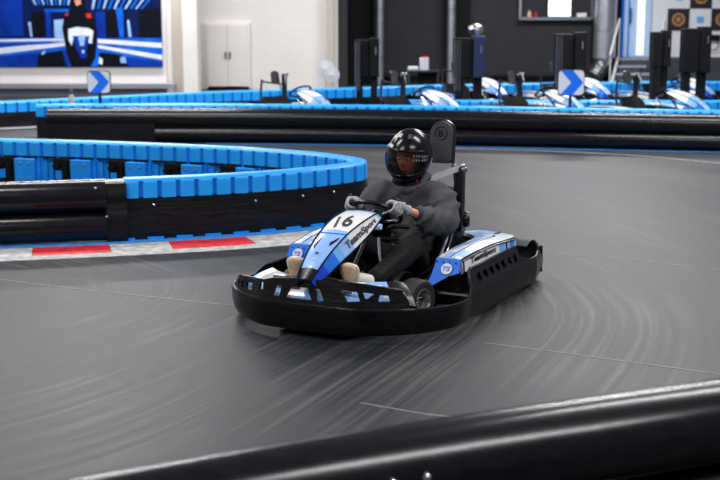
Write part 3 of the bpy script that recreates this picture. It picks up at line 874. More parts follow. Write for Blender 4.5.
# marker cone on the barrier, left
Y = 18.9; x = AT(71.5, Y, .5)
t = thing('marker_post', 'tiny cream post poking up over the barrier left of arrow sign', 'post', (x, Y, 0))
mb = MB(); mb.lathe([(.06, 0), (.05, .45), (.035, .55), (.02, .6)], None, 10); mb.build('post', 'wall_cream2', t, True)
mb = MB(); mb.lathe([(.03, .57), (.03, .63), (.01, .66)], None, 10); mb.build('knob', 'grey_dark', t, True)


# ---------------------------------------------------------------- THE KART  (local: +x forward, +y driver's left)
KX, KY, KROT = 0.1262, 8.1076, math.radians(-117)
kart = thing('racing_kart', 'blue and white racing kart number 16 being driven on the track', 'go-kart', (KX, KY, 0), KROT)

OUT = [(-.75, .30), (-.755, .50), (-.68, .68), (-.58, .80), (-.45, .90), (-.28, .985), (0, 1.0), (.28, .985), (.45, .90), (.58, .80), (.68, .68), (.755, .50), (.75, .30)]


class OPath(Path):
    pass


op = Path([(b, a) for a, b in OUT], 12)       # x, y ; travels from driver's right (-y) to left (+y)
OM = op.L / 2


def on_bumper(s, z, d=0.0):
    """s measured from the centre, +s to driver's left; d outward"""
    p, u = op.at(s + OM)
    return Vector((p.x + u.y * d, p.y - u.x * d, z))


_q = on_bumper(0, 0, 1.0)
SG = 1 if _q.x > 1.2 else -1


def obp(s, z, d=0.0): return on_bumper(s, z, SG * d)


# lower band
def band_top(s): return 0.205 - 0.03 * min(1, (abs(s) / 1.1)) ** 1.5


mb = MB(); secs = []
for s in frange(-OM, OM, 0.06):
    zt = band_top(s)
    secs.append([obp(s, z, d) for d, z in ((-.03, .045), (-.012, .035), (0, .055), (.012, .11), (.012, zt - .035), (.016, zt - .012), (.010, zt), (-.004, zt), (-.012, zt - .014), (-.014, .06))])
mb.loft(secs); mb.build('front_bumper', 'bumper_black', kart, True, 40)
# perforated plate above the band
top_pts = [(-.72, .235), (-.69, .262), (-.60, .272), (-.32, .298), (-.23, .318), (-.19, .318), (-.15, .322), (.04, .338), (.085, .330), (.12, .352), (.17, .35), (.26, .338), (.36, .328), (.56, .300), (.60, .292), (.645, .215)]
outer = [(-.72, .17)] + top_pts + [(.645, .17)]
outer = outer[::-1]
holes = [[(-.345, .285), (-.315, .288), (-.305, .25), (-.35, .24)], [(-.205, .285), (-.165, .292), (-.172, .225), (-.222, .225)],
         [(-.10, .285), (.012, .290), (.045, .222), (-.132, .222)], [(.058, .29), (.09, .29), (.125, .226), (.078, .218)],
         [(.225, .30), (.335, .29), (.352, .238), (.272, .232)], [(.372, .288), (.44, .280), (.402, .252), (.385, .252)],
         [(-.665, .245), (-.635, .25), (-.63, .215), (-.66, .21)], [(-.60, .25), (-.56, .255), (-.555, .215), (-.595, .21)], [(-.52, .255), (-.44, .262), (-.43, .225), (-.51, .215)],
         [(.47, .272), (.52, .268), (.53, .235), (.46, .235)]]


def perforated(outer, holes, fn, thick, step=0.05):
    bm = bmesh.new()

    def loop(pts):
        vs = [bm.verts.new((a, b, 0)) for a, b in pts]
        for i in range(len(vs)): bm.edges.new((vs[i], vs[(i + 1) % len(vs)]))
    loop(outer)
    for h in holes: loop(h)
    bmesh.ops.triangle_fill(bm, edges=bm.edges[:], use_beauty=True, use_dissolve=False, normal=(0, 0, 1))
    a0 = min(a for a, b in outer); a1 = max(a for a, b in outer); x = a0 + step
    while x < a1:
        bmesh.ops.bisect_plane(bm, geom=bm.verts[:] + bm.edges[:] + bm.faces[:], plane_co=(x, 0, 0), plane_no=(1, 0, 0)); x += step
    b0 = min(b for a, b in outer); b1 = max(b for a, b in outer); x = b0 + .03
    while x < b1:
        bmesh.ops.bisect_plane(bm, geom=bm.verts[:] + bm.edges[:] + bm.faces[:], plane_co=(0, x, 0), plane_no=(0, 1, 0)); x += .03
    bmesh.ops.recalc_face_normals(bm, faces=bm.faces)
    r = bmesh.ops.extrude_face_region(bm, geom=bm.faces[:])
    for v in [g for g in r['geom'] if isinstance(g, bmesh.types.BMVert)]: v.co.z = 1
    for v in bm.verts: v.co = fn(v.co.x, v.co.y, v.co.z * thick)
    bmesh.ops.recalc_face_normals(bm, faces=bm.faces)
    return bm


bm = perforated(outer, holes, lambda a, b, h: obp(a, b, -.004 - h - (b - .18) * .25), 0.016)
mb = MB(); mb.bm.free(); mb.bm = bm; mb.build('bumper_plate', 'bumper_black', kart)
mb = MB(); mb.tube([obp(a, b + .002, -.014 - (b - .18) * .25) for a, b in top_pts], 0.007, 8); mb.build('plate_lip', 'black_plastic', kart, True)


# front fairing behind the plate
def fair(s, k):
    p = obp(s, 0, -.05 - .18 * k)
    z = .20 + .125 * k ** .7 - .02 * k * k
    if abs(s) > .66: z -= (abs(s) - .66) * .25
    return Vector((p.x, p.y, z))


mb = MB(); ss = frange(-.80, .70, 0.05)
secs = []
for s in ss: secs.append([fair(s, k) for k in (0, .2, .4, .6, .8, 1.0)] + [fair(s, 1.0) - Vector((0, 0, .03)), fair(s, .5) - Vector((0, 0, .045)), fair(s, 0) - Vector((0, 0, .02))])


def fm(i, j):
    a = abs(ss[i] + .03)
    if j > 5: return 2
    if a > .66 + .03 * j * (1 if ss[i] < 0 else -1) : return 2
    if -.56 < ss[i] < -.22 and j >= 2: return 2
    if ss[i] < -.2: return (0, 0, 3)[i % 3]
    v = int((a * 9.0 + j * .55)) % 4
    return (0, 1, 0, 0)[v] if j < 5 else 2


mb.loft(secs, mfun=fm); mb.build('front_fairing', ['pale_blue', 'white_gloss', 'black_plastic', 'sky_blue'], kart, True, 40)

# nose cone (steering fairing)
NS = [(0.0, .262, .112, .630, .022, .030), (.2, .44, .110, .606, .044, .060), (.38, .62, .094, .556, .052, .078), (.60, .79, .078, .480, .045, .070), (.8, .905, .062, .405, .035, .055), (1.0, .985, .044, .335, .022, .040)]


def nst(u):
    u = min(max(u, 0), 1)
    for i in range(len(NS) - 1):
        if u <= NS[i + 1][0] + 1e-9: break
    a, b = NS[i], NS[i + 1]; c0 = NS[max(i - 1, 0)]; d0 = NS[min(i + 2, len(NS) - 1)]
    t = (u - a[0]) / (b[0] - a[0])
    return [.5 * ((2 * a[k]) + (b[k] - c0[k]) * t + (2 * c0[k] - 5 * a[k] + 4 * b[k] - d0[k]) * t * t + (3 * a[k] - c0[k] - 3 * b[k] + d0[k]) * t ** 3) for k in range(1, 6)]


def nose(u, v, h=0.0):
    """v -1..1 over the top, |v| 1..2 down the side panel; h = height above the surface"""
    x, w, z, dy, dz = nst(u)
    s = -1 if v < 0 else 1; a = abs(v)
    # top is crowned
    if a <= 1: return Vector((x, s * a * w, z + .012 * (1 - a * a) + h))
    k = a - 1
    n = Vector((0, s * dz, dy)).normalized()
    return Vector((x - .02 * k, s * (w + dy * k), z - dz * k)) + n * h


mb = MB(); us = frange(0, 1, .04); vs_ = [-2, -1.66, -1.33, -1, -.8, -.5, -.25, 0, .25, .5, .8, 1, 1.33, 1.66, 2]
grid = [[mb.bm.verts.new(nose(u, v)) for v in vs_] for u in us]
inner = [[mb.bm.verts.new(nose(u, v, -.014)) for v in vs_] for u in us]


def nm_(u, v):
    if abs(v) < 1:
        if u < .025: return 1
        if u < .38: return 0
        if u < .84: return 1
        return 5
    if u < .05: return 2
    if u < .42: return 0
    if u < .52: return 1
    if u < .62: return 2
    if u < .78: return 3
    return 4


for i in range(len(us) - 1):
    for j in range(len(vs_) - 1):
        f = mb.bm.faces.new((grid[i][j], grid[i][j + 1], grid[i + 1][j + 1], grid[i + 1][j])); f.material_index = nm_(us[i] + .02, (vs_[j] + vs_[j + 1]) / 2)
        f = mb.bm.faces.new((inner[i][j], inner[i + 1][j], inner[i + 1][j + 1], inner[i][j + 1])); f.material_index = 5
for j in range(len(vs_) - 1):
    for i in (0, -1):
        f = mb.bm.faces.new((grid[i][j], grid[i][j + 1], inner[i][j + 1], inner[i][j])); f.material_index = 5
for i in range(len(us) - 1):
    for j in (0, -1):
        f = mb.bm.faces.new((grid[i][j], grid[i + 1][j], inner[i + 1][j], inner[i][j])); f.material_index = 5
nc = mb.build('nose_cone', ['white_gloss', 'pale_blue', 'sky_blue', 'mid_blue', 'deep_blue', 'black_plastic'], kart, True, 30)
for s in (-1, 1):
    mb = MB(); mb.tube([nose(u, s * 1.0, .003) for u in frange(0, 1, .04)], .0055, 6); mb.build('edge_trim', 'black_plastic', nc, True)
    mb = MB(); mb.tube([nose(u, s * 2.0, .0) for u in frange(0, 1, .04)], .0055, 6); mb.build('edge_trim', 'black_plastic', nc, True)
mb = MB(); mb.tube([nose(.39 + .025 * (1 - v * v), v, .002) for v in frange(-1, 1, .2)], .003, 6); mb.build('number_border', 'sign_blue', nc, True)
warped_text('number', '16', 'checker_black', nc, lambda a, b: nose(.325 - .165 * b - .035 * (a - .5), -.28 + .96 * a - .4 * b, .004), 0.0, 0.018)
warped_text('maker_lettering', 'TeamSport', 'checker_black', nc, lambda a, b: nose(.46 - .37 * a, 1.84 - .62 * b, .003), 0.25, 0.05, cuts=12)
mb = MB()
for v0, v1, ua, ub in ((-.72, -.50, .47, .60), (.42, .76, .45, .56)):
    A = [nose(ua, v1 if v0 < 0 else v1, .002), nose(ua + .03, v1 - .0, .002), nose(ub, v0 + .12, .002), nose(ub - .03, v0, .002)]
    B = [p + Vector((0, 0, .004)) for p in A]
    f = [mb.bm.verts.new(p) for p in A]; g = [mb.bm.verts.new(p) for p in B]
    mb.bm.faces.new(f); mb.bm.faces.new(g)
    for k in range(4): mb.bm.faces.new((f[k], f[(k + 1) % 4], g[(k + 1) % 4], g[k]))
mb.build('air_slot', 'black_plastic', nc)
mb = MB(); mb.lathe([(.010, 0), (.010, .006), (.004, .009)], Matrix.Translation(nose(.66, -.05, .001)), 10); mb.build('screw', 'grey_dark', nc, True)
mb = MB(); q = nose(.74, .05, .003); mb.prism([(.012, 0), (.003, .003), (0, .012), (-.003, .003), (-.012, 0), (-.003, -.003), (0, -.012), (.003, -.003)], 0, .002, lambda a, b, h: Vector((q.x + a * .8, q.y + b, q.z - a * .45 + h))); mb.build('star_mark', 'white_gloss', nc)


# side pods
def pod(sd):
    nm = 'left' if sd > 0 else 'right'
    # rings along x: inner_y, outer_y, top z
    st = [(.075, .43, .605, .356), (-.02, .43, .615, .367), (-.2, .435, .63, .380), (-.40, .44, .645, .384), (-.56, .42, .655, .378), (-.68, .36, .655, .370), (-.78, .27, .64, .362), (-.88, .22, .59, .354), (-.94, .22, .50, .346)]
    st = [tuple(v) for v in crom(st, 4)] if False else st
    # densify linearly with smoothing
    P4 = []
    for i in range(len(st) - 1):
        a, b = st[i], st[i + 1]; c0 = st[max(i - 1, 0)]; d0 = st[min(i + 2, len(st) - 1)]
        for k in range(4):
            t = k / 4; P4.append([.5 * ((2 * a[m]) + (b[m] - c0[m]) * t + (2 * c0[m] - 5 * a[m] + 4 * b[m] - d0[m]) * t * t + (3 * a[m] - c0[m] - 3 * b[m] + d0[m]) * t ** 3) for m in range(4)])
    P4.append(list(st[-1]))
    mb = MB(); secs = []
    for x, yi, yo, z in P4:
        secs.append([Vector((x, sd * y, zz)) for y, zz in ((yi, z - .03), (yi + .01, z - .008), (yi * .7 + yo * .3, z + .004), ((yi + yo) / 2, z + .006), (yi * .3 + yo * .7, z + .002), (yo - .012, z - .006), (yo, z - .02),
                                                          (yo + .012, z - .09), (yo, z - .10), (yo - .03, z - .10), (yi, z - .05))])

    def pm(i, j):
        x = P4[i][0]
        if j in (6,):
            if x > -.43: return 0
            return (2, 1, 3, 2)[int((-x - .43) / .09) % 4] if x > -.85 else 2
        if j in (0, 1, 2, 3, 4):
            k = (x * 2.2 + j * .22) % 1.0
            return 1 if k > .62 else (4 if k > .45 else 0)
        return 5
    mb.loft(secs, mfun=pm); o = mb.build('side_pod_cover', ['white_gloss', 'pale_blue', 'sky_blue', 'mid_blue', 'pale_blue', 'black_plastic'], kart, True, 30)
    # seams
    mb = MB(); mb.tube([Vector((x, sd * (yo + .003), z - .017)) for x, yi, yo, z in P4], .005, 6); mb.tube([Vector((x, sd * (yi * .45 + yo * .55), z + .006)) for x, yi, yo, z in P4[:22]], .003, 6)
    mb.tube([Vector((x, sd * (yo + .012), z - .093)) for x, yi, yo, z in P4], .006, 6); mb.build('seam_trim', 'black_plastic', o, True)
    fr = [P4[0], P4[1], P4[9], P4[14]]
    for i0 in (1, 16):
        x, yi, yo, z = P4[i0]; mb = MB(); mb.tube([Vector((x, sd * (yo + .003), z - .018)), Vector((x + .012, sd * (yo + .014), z - .09))], .005, 6); mb.build('panel_edge', 'black_plastic', o, True)
    # front panel (blue tongue) and its badge
    F = [(.605, .352), (.445, .352), (.44, .30), (.43, .24), (.40, .165), (.43, .175), (.48, .21), (.545, .252), (.61, .275)]
    mb = MB(); mb.prism(F, 0, .016, lambda a, b, h: Vector((.085 + h + (.345 - b) * .55, sd * a, b))); fp_ = mb.build('front_panel', 'mid_blue', o)
    mb = MB()
    for k in range(4): mb.lathe([(.006, 0), (.004, .005)], Matrix.Translation((.105 + .01, sd * (.455 + k * .042), .333)) @ Matrix.Rotation(PI / 2, 4, 'Y'), 8)
    mb.build('rivet', 'checker_black', fp_)
    cb = Vector((.105 + (.345 - .285) * .55, sd * .530, .296)); nrm = Vector((1, 0, .55)).normalized(); upv = Vector((-.55, 0, 1)).normalized(); rt = Vector((0, 1, 0))
    mb = MB(); poly = [(.036 * math.cos(a), .036 * math.sin(a)) for a in [k * PI / 10 for k in range(20)]]
    mb.prism(poly, 0, .003, lambda a, b, h: cb + rt * a + upv * b + nrm * h); bd = mb.build('badge', 'white_gloss', fp_)
    warped_text('badge_lettering', 'TS', 'mid_blue', bd, lambda a, b: cb + rt * ((a - .5) * .052) + upv * ((b - .5) * .030) + nrm * .005, .3, .03, cuts=1)
    # lower black body
    mb = MB(); secs = []
    for x in (.10, 0, -.2, -.5, -.8, -.93):
        yo = .60 if x > -.8 else .57
        secs.append([(x + .0, sd * .40, .27), (x, sd * yo, .27), (x + (.02 if x > .05 else 0), sd * (yo + .01), .18), (x, sd * yo, .06), (x, sd * .42, .06)])
    mb.loft(secs); mb.build('pod_body', 'black_plastic', kart, True, 30)
    if sd > 0:
        def sp(a, b):
            x = -.03 - .36 * a
            i4 = max(i for i in range(len(P4) - 1) if P4[i][0] >= x); q4, q5 = P4[i4], P4[i4 + 1]; k = (x - q4[0]) / (q5[0] - q4[0])
            yo = q4[2] + (q5[2] - q4[2]) * k; zt = q4[3] + (q5[3] - q4[3]) * k
            dz = .070 - .046 * b
            return Vector((x, yo + .012 * (dz - .02) / .07 + .004, zt - dz))
        warped_text('maker_lettering', 'TeamSport', 'checker_black', o, sp, .2, .045, cuts=8)
    mb = MB(); mb.box((-.80, sd * .50, .367), (.10, .018, .012), bevel=.003); mb.build('latch', 'grey_dark', o)
    mb = MB(); mb.box((-.60, sd * .55, .381), (.05, .012, .008)); mb.build('latch', 'grey_dark', o)
    return o


pod(1); pod(-1)

# side bumpers with louvres
for sd in (1, -1):
    prof = [(.30, .045), (.0, .03), (-.4, .035), (-.8, .04), (-1.14, .05), (-1.18, .10), (-1.19, .245), (-1.12, .228), (-.95, .20), (-.80, .205), (-.66, .235), (-.635, .262), (-.62, .322), (-.3, .322), (.0, .318), (.17, .322), (.205, .31), (.24, .215), (.30, .172)]
    if sd < 0: prof = [(a, b if b < .2 else .2 + (b - .2) * .12) for a, b in prof]
    louv = []
    for k in range(7):
        x = .12 - k * .105
        if sd > 0: louv.append([(x, .275), (x - .055, .285), (x - .075, .235), (x - .02, .225)])

    def sfn(a, b, h, sd=sd):
        y = .742 + .018 * math.sin(min(1, max(0, (b - .03) / .2)) * PI) - (max(0, b - .2) * .30) - h
        if a < -.9: y -= (-.9 - a) * .20
        return Vector((a, sd * y, b))
    bm = perforated(prof[::-1], louv, sfn, .018, .05)
    mb = MB(); mb.bm.free(); mb.bm = bm; o = mb.build('side_bumper', 'bumper_black', kart)
    mb = MB(); tp_ = [sfn(a, b, .008) for a, b in prof[6:]]
    mb.tube(tp_, .009, 8); mb.build('bumper_lip', 'black_plastic', o, True)
    for x in (-.95, -.3, .1):
        mb = MB(); mb.tube([(x, sd * .73, .13), (x, sd * .30, .13)], .016, 8); mb.build('bumper_bracket', 'black_metal', kart, True)
    # rear wheel guard, a curled hoop round the tyre
    mb = MB(); secs = []
    for k in range(11):
        a = math.radians(-35 + k * 20); cx, cz = -.93, .15; r0 = .155
        secs.append([(cx - math.sin(a) * (r0 + t_), sd * yy, cz + math.cos(a) * (r0 + t_)) for yy, t_ in ((.52, 0), (.70, 0), (.705, .012), (.52, .012))])
    mb.loft(secs); mb.build('wheel_guard', 'headrest_grey', kart, True, 40)
# rear bumper
rp_ = Path([(-1.15, -.69), (-1.23, -.62), (-1.26, -.45), (-1.27, 0), (-1.26, .45), (-1.23, .62), (-1.15, .69)], 8)
mb = MB(); sweep(mb, rp_, frange(0, rp_.L, .08), lambda t: [(0, .05), (.012, .12), (.012, .20), (0, .235), (-.02, .235), (-.02, .05)]); mb.build('rear_bumper', 'bumper_black', kart, True, 40)


# wheels
def wheel(x, y, r, w, sd, steer=0.0):
    R4 = Matrix.Translation((x, sd * y, r)) @ Matrix.Rotation(steer, 4, 'Z') @ Matrix.Rotation(-sd * PI / 2, 4, 'X')
    h = w / 2
    mb = MB(); mb.lathe([(r * .56, -h * .9), (r * .8, -h), (r * .93, -h * .92), (r, -h * .62), (r, h * .62), (r * .93, h * .92), (r * .8, h), (r * .56, h * .9), (r * .5, h * .6), (r * .5, -h * .6)], R4, 36, closed=True)
    o = mb.build('tyre', 'tyre', kart, True, 40)
    mb = MB(); mb.lathe([(r * .5, -h * .8), (r * .57, -h * .88), (r * .57, -h * .75), (r * .42, h * .1), (r * .38, h * .25), (r * .38, h * .3), (r * .44, h * .3), (r * .57, h * .8), (r * .59, h * .95), (r * .54, h * .98), (r * .46, h * .5), (.04, h * .35), (.001, h * .35)], R4, 30)
    rm = mb.build('wheel_rim', 'rim_metal', o, True, 40)
    mb = MB()
    for k in range(3):
        a = k * 2 * PI / 3 + .4; mb.tube([R4 @ Vector((.03 * math.cos(a), .03 * math.sin(a), h * .3)), R4 @ Vector((.03 * math.cos(a), .03 * math.sin(a), h * .6))], .007, 6)
    mb.lathe([(.024, h * .3), (.022, h * .75), (.012, h * .8)], R4, 14); mb.build('hub', 'chrome', rm, True)


for sd in (1, -1):
    wheel(.335, .41, .130, .13, sd, -.22)
    wheel(-.72 if False else -.80, .52, .14, .17, sd)
    # stub axle
    mb = MB(); mb.tube([(.345, sd * .38, .14), (.345, sd * .28, .12)], .02, 8); mb.box((.345, sd * .30, .13), (.05, .05, .11)); mb.build('stub_axle', 'steel', kart, True)
    mb = MB(); mb.tube([(.30, sd * .40, .12), (.22, sd * .05, .14)], .009, 8); mb.build('tie_rod', 'steel', kart, True)
    # inner mudguard beside the front wheel
    mb = MB(); secs = []
    for k in range(9):
        a = math.radians(-80 + k * 17); cx, cz = .345, .14; r0 = .152
        secs.append([(cx - math.sin(a) * (r0 + t_), sd * yy, cz + math.cos(a) * (r0 + t_)) for yy, t_ in ((.29, 0), (.345, 0), (.345, .010), (.29, .010))])
    mb.loft(secs); mb.build('mudguard', 'black_plastic', kart, True, 40)
mb = MB(); mb.tube([(-.80, -.56, .14), (-.80, .56, .14)], .02, 12); mb.build('rear_axle', 'steel', kart, True)

# floor tray, frame rails
mb = MB(); mb.prism([(.95, -.20), (.95, .20), (.80, .30), (.30, .34), (-.55, .34), (-.55, -.34), (.30, -.34), (.80, -.30)], .05, .058); mb.build('floor_tray', 'black_matt', kart)
for sd in (1, -1):
    mb = MB(); mb.tube(crom([(.90, sd * .18, .07), (.75, sd * .29, .07), (.3, sd * .34, .07), (-.4, sd * .36, .07), (-1.15, sd * .34, .09)], 5), .016, 10); mb.build('frame_rail', 'black_metal', kart, True)
    # pedals
    mb = MB(); mb.tube([(.86, sd * .17, .07), (.89, sd * .17, .20), (.885, sd * .17, .33)], .010, 8); mb.tube([(.885, sd * .10, .27), (.885, sd * .26, .27)], .010, 8); mb.build('pedal', 'steel', kart, True)
    mb = MB(); mb.tube(crom([(.80, sd * .09, .31), (.86, sd * .20, .315), (.80, sd * .31, .30)], 4), .011, 8); mb.box((.80, sd * .21, .285), (.03, .19, .035), bevel=.006); mb.build('foot_guard_bar', 'steel', kart, True)
mb = MB(); mb.box((.78, .0, .20), (.16, .16, .20), bevel=.02); mb.build('brake_box', 'black_matt', kart)

# steering
WC = Vector((.105, .03, .605)); wn = Vector((-.55, 0, .83)).normalized(); wu = Vector((.83, 0, .55)).normalized(); wy = Vector((0, 1, 0)); WRR = .158


def wring(a, r=WRR, h=0): return WC + wy * (math.cos(a) * r) + wu * (math.sin(a) * r) + wn * h


mb = MB(); pts = []
for k in range(40):
    a = k * PI / 20
    rr = WRR * (1 - (.10 if math.sin(a) < -.8 else 0)); pts.append(wring(a, rr))
mb.tube(pts, .0145, 10, closed=True); o = mb.build('steering_wheel', 'black_plastic', kart, True)
for a in (.35, PI - .35, -PI / 2):
    mb = MB(); mb.tube([wring(a, WRR - .01), wring(a, .04, -.03)], [.011, .016], 8); mb.build('spoke', 'black_metal', o, True)
mb = MB(); mb.lathe([(.05, -.05), (.055, -.03), (.05, .0), (.03, .012), (.001, .014)], Matrix.Translation(WC) @ wn.to_track_quat('Z', 'Y').to_matrix().to_4x4(), 20); mb.build('wheel_hub', 'black_plastic', o, True)
mb = MB(); mb.tube([WC - wn * .04, Vector((.62, .02, .12))], .013, 10); mb.build('steering_column', 'black_metal', kart, True)
mb = MB(); mb.tube([(.16, .13, .52), (.16, .19, .54), (.10, .25, .53)], .014, 8); mb.tube([(.20, .10, .46), (.14, .20, .46)], .016, 8); mb.build('grip_bar', 'black_plastic', kart, True)
mb = MB(); mb.tube([(.36, .17, .50), (.40, .20, .36)], .009, 8); mb.build('support_rod', 'chrome', kart, True)

# seat: bucket shell
mb = MB(); secs = []
ctr = [(.02, .10, .15), (-.10, .07, .19), (-.25, .065, .21), (-.40, .10, .22), (-.50, .22, .22), (-.56, .36, .225), (-.61, .50, .23), (-.65, .62, .21), (-.675, .68, .17)]
for i, (x, z, w) in enumerate(ctr):
    side = (.05, .11, .15, .17, .16, .15, .12, .07, .03)[i]
    tx = (0, 0, 0, .25, .5, .7, .85, .9, .9)[i]
    row = []
    for k in range(13):
        a = -1 + 2 * k / 12; lift = side * (abs(a) ** 3)
        row.append(Vector((x + lift * (tx if tx else -.1), a * w * (1 if abs(a) < .99 else 1.02), z + lift * (1 - tx * .6))))
    back = [Vector((p.x - .02, p.y * 1.04, p.z - .015)) for p in row[::-1]]
    secs.append(row + back)
mb.loft(secs); seat = mb.build('seat', 'black_matt', kart, True, 40)
seat.location.y = .03
# seat brace (bright curved tube at driver's left)
mb = MB(); mb.tube(crom([(-.36, .33, .50), (-.33, .345, .47), (-.20, .35, .32), (-.06, .345, .20), (.0, .34, .09)], 5), .011, 8); mb.tube([(-.44, .33, .44), (-.28, .35, .30)], .008, 8); mb.build('seat_stay', 'chrome', kart, True)
# engine/fuel block behind
mb = MB(); mb.box((-.88, -.05, .24), (.34, .46, .22), bevel=.03); mb.build('engine_cover', 'black_matt', kart)
mb = MB(); mb.box((-.72, .16, .37), (.10, .22, .08), bevel=.012); mb.box((-.70, .22, .43), (.06, .06, .05), bevel=.01); mb.build('adjuster_block', 'grey_dark', kart)
mb = MB(); mb.lathe([(.001, -.03), (.05, -.03), (.058, -.015), (.058, .015), (.05, .03), (.001, .03)], Matrix.Translation((-.74, .285, .455)) @ Matrix.Rotation(PI / 2, 4, 'X') @ Matrix.Rotation(.5, 4, 'Y'), 18); mb.build('round_knob', 'black_plastic', kart, True)
# head restraint: plate with rounded top, frame behind, two posts
hr = []
HW2, HB, HT = .080, .845, 1.125
for k in range(13):
    a = PI * k / 12; hr.append((HW2 * math.cos(a), HT - HW2 + HW2 * math.sin(a) * 1.0))
hr += [(-HW2, HB + .02), (-HW2 + .015, HB), (HW2 - .015, HB), (HW2, HB + .02)]
HX, HY = -.67, .135


def hfn(a, b, h): return Vector((HX - (b - .9) * .16 + h, HY + a, b))


mb = MB(); mb.prism(hr, 0, .03, hfn); hd = mb.build('headrest', 'headrest_grey', kart, True, 30)
mb = MB(); mb.prism([(a * 1.06, b if b < .9 else .9 + (b - .9) * 1.03) for a, b in hr], -.03, -.002, hfn); mb.build('headrest_back', 'black_plastic', hd, True, 30)
mb = MB()
pts = [hfn(.044 * math.cos(k * PI / 12), 1.045 + .044 * math.sin(k * PI / 12), .031) for k in range(24)]; mb.tube(pts, .0035, 5, closed=True); mb.build('emblem_ring', 'black_plastic', hd)
warped_text('emblem_letter', 'B', 'black_plastic', hd, lambda a, b: hfn(-.018 + .036 * a, 1.022 + .046 * b, .0325), 0, .01, cuts=1)
mb = MB(); mb.tube([hfn(.085, 1.06, -.01), hfn(.088, .86, -.01), (-.655, .24, .78), (-.66, .25, .70)], .011, 8); mb.build('headrest_frame', 'black_metal', hd, True)
# harness post with bolts and grey shoulder strap
mb = MB(); mb.box((-.695, .262, .60), (.06, .065, .44), bevel=.008); mb.build('harness_post', 'black_metal', kart)
mb = MB(); mb.box((-.695, .262, .80), (.045, .10, .035), bevel=.01)
for dy, dz in ((-.03, .02), (.035, .02), (.04, .0)): mb.lathe([(.014, -.01), (.014, .014), (.006, .02)], Matrix.Translation((-.668, .262 + dy, .81 + dz)) @ Matrix.Rotation(PI / 2, 4, 'Y'), 10)
mb.build('strap_clamp', 'steel', kart, True)
mb = MB(); secs = []
for p, wv in zip(crom([(-.675, .265, .812), (-.60, .215, .792), (-.53, .165, .768), (-.47, .13, .745), (-.44, .11, .72)], 4), range(99)):
    secs.append([p + Vector((.006, 0, -.022)), p + Vector((-.006, 0, .022)), p + Vector((-.002, .004, .024)), p + Vector((.010, .004, -.020))])
mb.loft(secs)
mb.build('shoulder_strap', 'belt_web', kart)
mb = MB(); mb.tube(crom([(-.62, -.18, .30), (-.70, -.16, .5), (-.695, -.14, .75)], 4), .018, 8); mb.build('roll_post', 'black_metal', kart, True)
mb = MB(); mb.tube([(-.66, -.15, .72), (-.70, .24, .66)], .014, 8); mb.build('cross_brace', 'black_metal', kart, True)

# ---------------------------------------------------------------- THE DRIVER
per = thing('person', 'driver in black helmet, grey hooded sweatshirt and black trousers steering the kart', 'person', (KX, KY, 0), KROT)
pel = (-.36, .04, .20)
kneeL, kneeR = (.06, .26, .40), (.10, -.18, .43)
ankL, ankR = (.585, .215, .262), (.66, -.175, .30)
shL, shR = (-.43, .245, .665), (-.40, -.175, .66)
elL, elR = (-.25, .345, .495), (-.15, -.235, .52)
gL = wring(math.radians(24)); gR = wring(math.radians(150))
wrL = (gL + Vector((-.085, .062, -.012))); wrR = (gR + Vector((-.105, -.01, -.01)))
HC = Vector((-.405, .022, .915))
# body: one continuous figure
spec = [[(pel, .10), ((-.44, .03, .36), .10), ((-.46, .03, .52), .115), ((-.45, .03, .62), .10), ((-.44, .025, .71), .055), ((-.425, .02, .77), .052)],
        [3, (shL, .055), (tuple(Vector(shL).lerp(Vector(elL), .5)), .046), (elL, .040), (tuple(Vector(elL).lerp(wrL, .5)), .036), (tuple(wrL), .026), (tuple(Vector(wrL).lerp(gL, .25)), .024)],
        [3, (shR, .055), (tuple(Vector(shR).lerp(Vector(elR), .5)), .046), (elR, .040), (tuple(Vector(elR).lerp(wrR, .5)), .036), (tuple(wrR), .026), (tuple(Vector(wrR).lerp(gR, .25)), .024)],
        [0, ((-.28, .13, .20), .085), ((-.10, .20, .31), .075), (kneeL, .058), (tuple(Vector(kneeL).lerp(Vector(ankL), .4)), .052), (ankL, .036)],
        [0, ((-.28, -.05, .20), .085), ((-.08, -.13, .32), .075), (kneeR, .058), (tuple(Vector(kneeR).lerp(Vector(ankR), .4)), .052), (ankR, .036)]]
V, E_, R_ = chain(spec)
body = skin('body', V, E_, R_, 'skin', per, sub=2)
# head with a face, joined onto the body mesh
hb = bmesh.new(); bmesh.ops.create_uvsphere(hb, u_segments=36, v_segments=28, radius=1)
for v in hb.verts:
    x, y, z = v.co
    q = Vector((x * .098, y * .076, z * .118))
    if z < 0: q.y *= 1 + z * .28; q.x *= 1 + z * .05 if x > 0 else 1 + z * .35
    f = max(0, x)
    q.x += f * (.030 * math.exp(-((y * .076) / .011) ** 2 - ((z * .118 + .018) / .020) ** 2))     # nose
    q.x -= f * (.012 * (math.exp(-((y * .076 - .030) / .015) ** 2 - ((z * .118 - .008) / .012) ** 2) + math.exp(-((y * .076 + .030) / .015) ** 2 - ((z * .118 - .008) / .012) ** 2)))
    q.x += f * (.008 * math.exp(-((y * .076) / .022) ** 2 - ((z * .118 + .058) / .007) ** 2))
    q.x += f * (.006 * math.exp(-((y * .076) / .05) ** 2 - ((z * .118 - .030) / .010) ** 2))
    v.co = q
HR = Matrix.Translation(HC + Vector((.015, 0, -.015))) @ Matrix.Rotation(math.radians(4), 4, 'Y')
bmesh.ops.transform(hb, matrix=HR, verts=hb.verts)
hb.from_mesh(body.data)
hb.to_mesh(body.data); hb.free()
for p in body.data.polygons: p.use_smooth = True
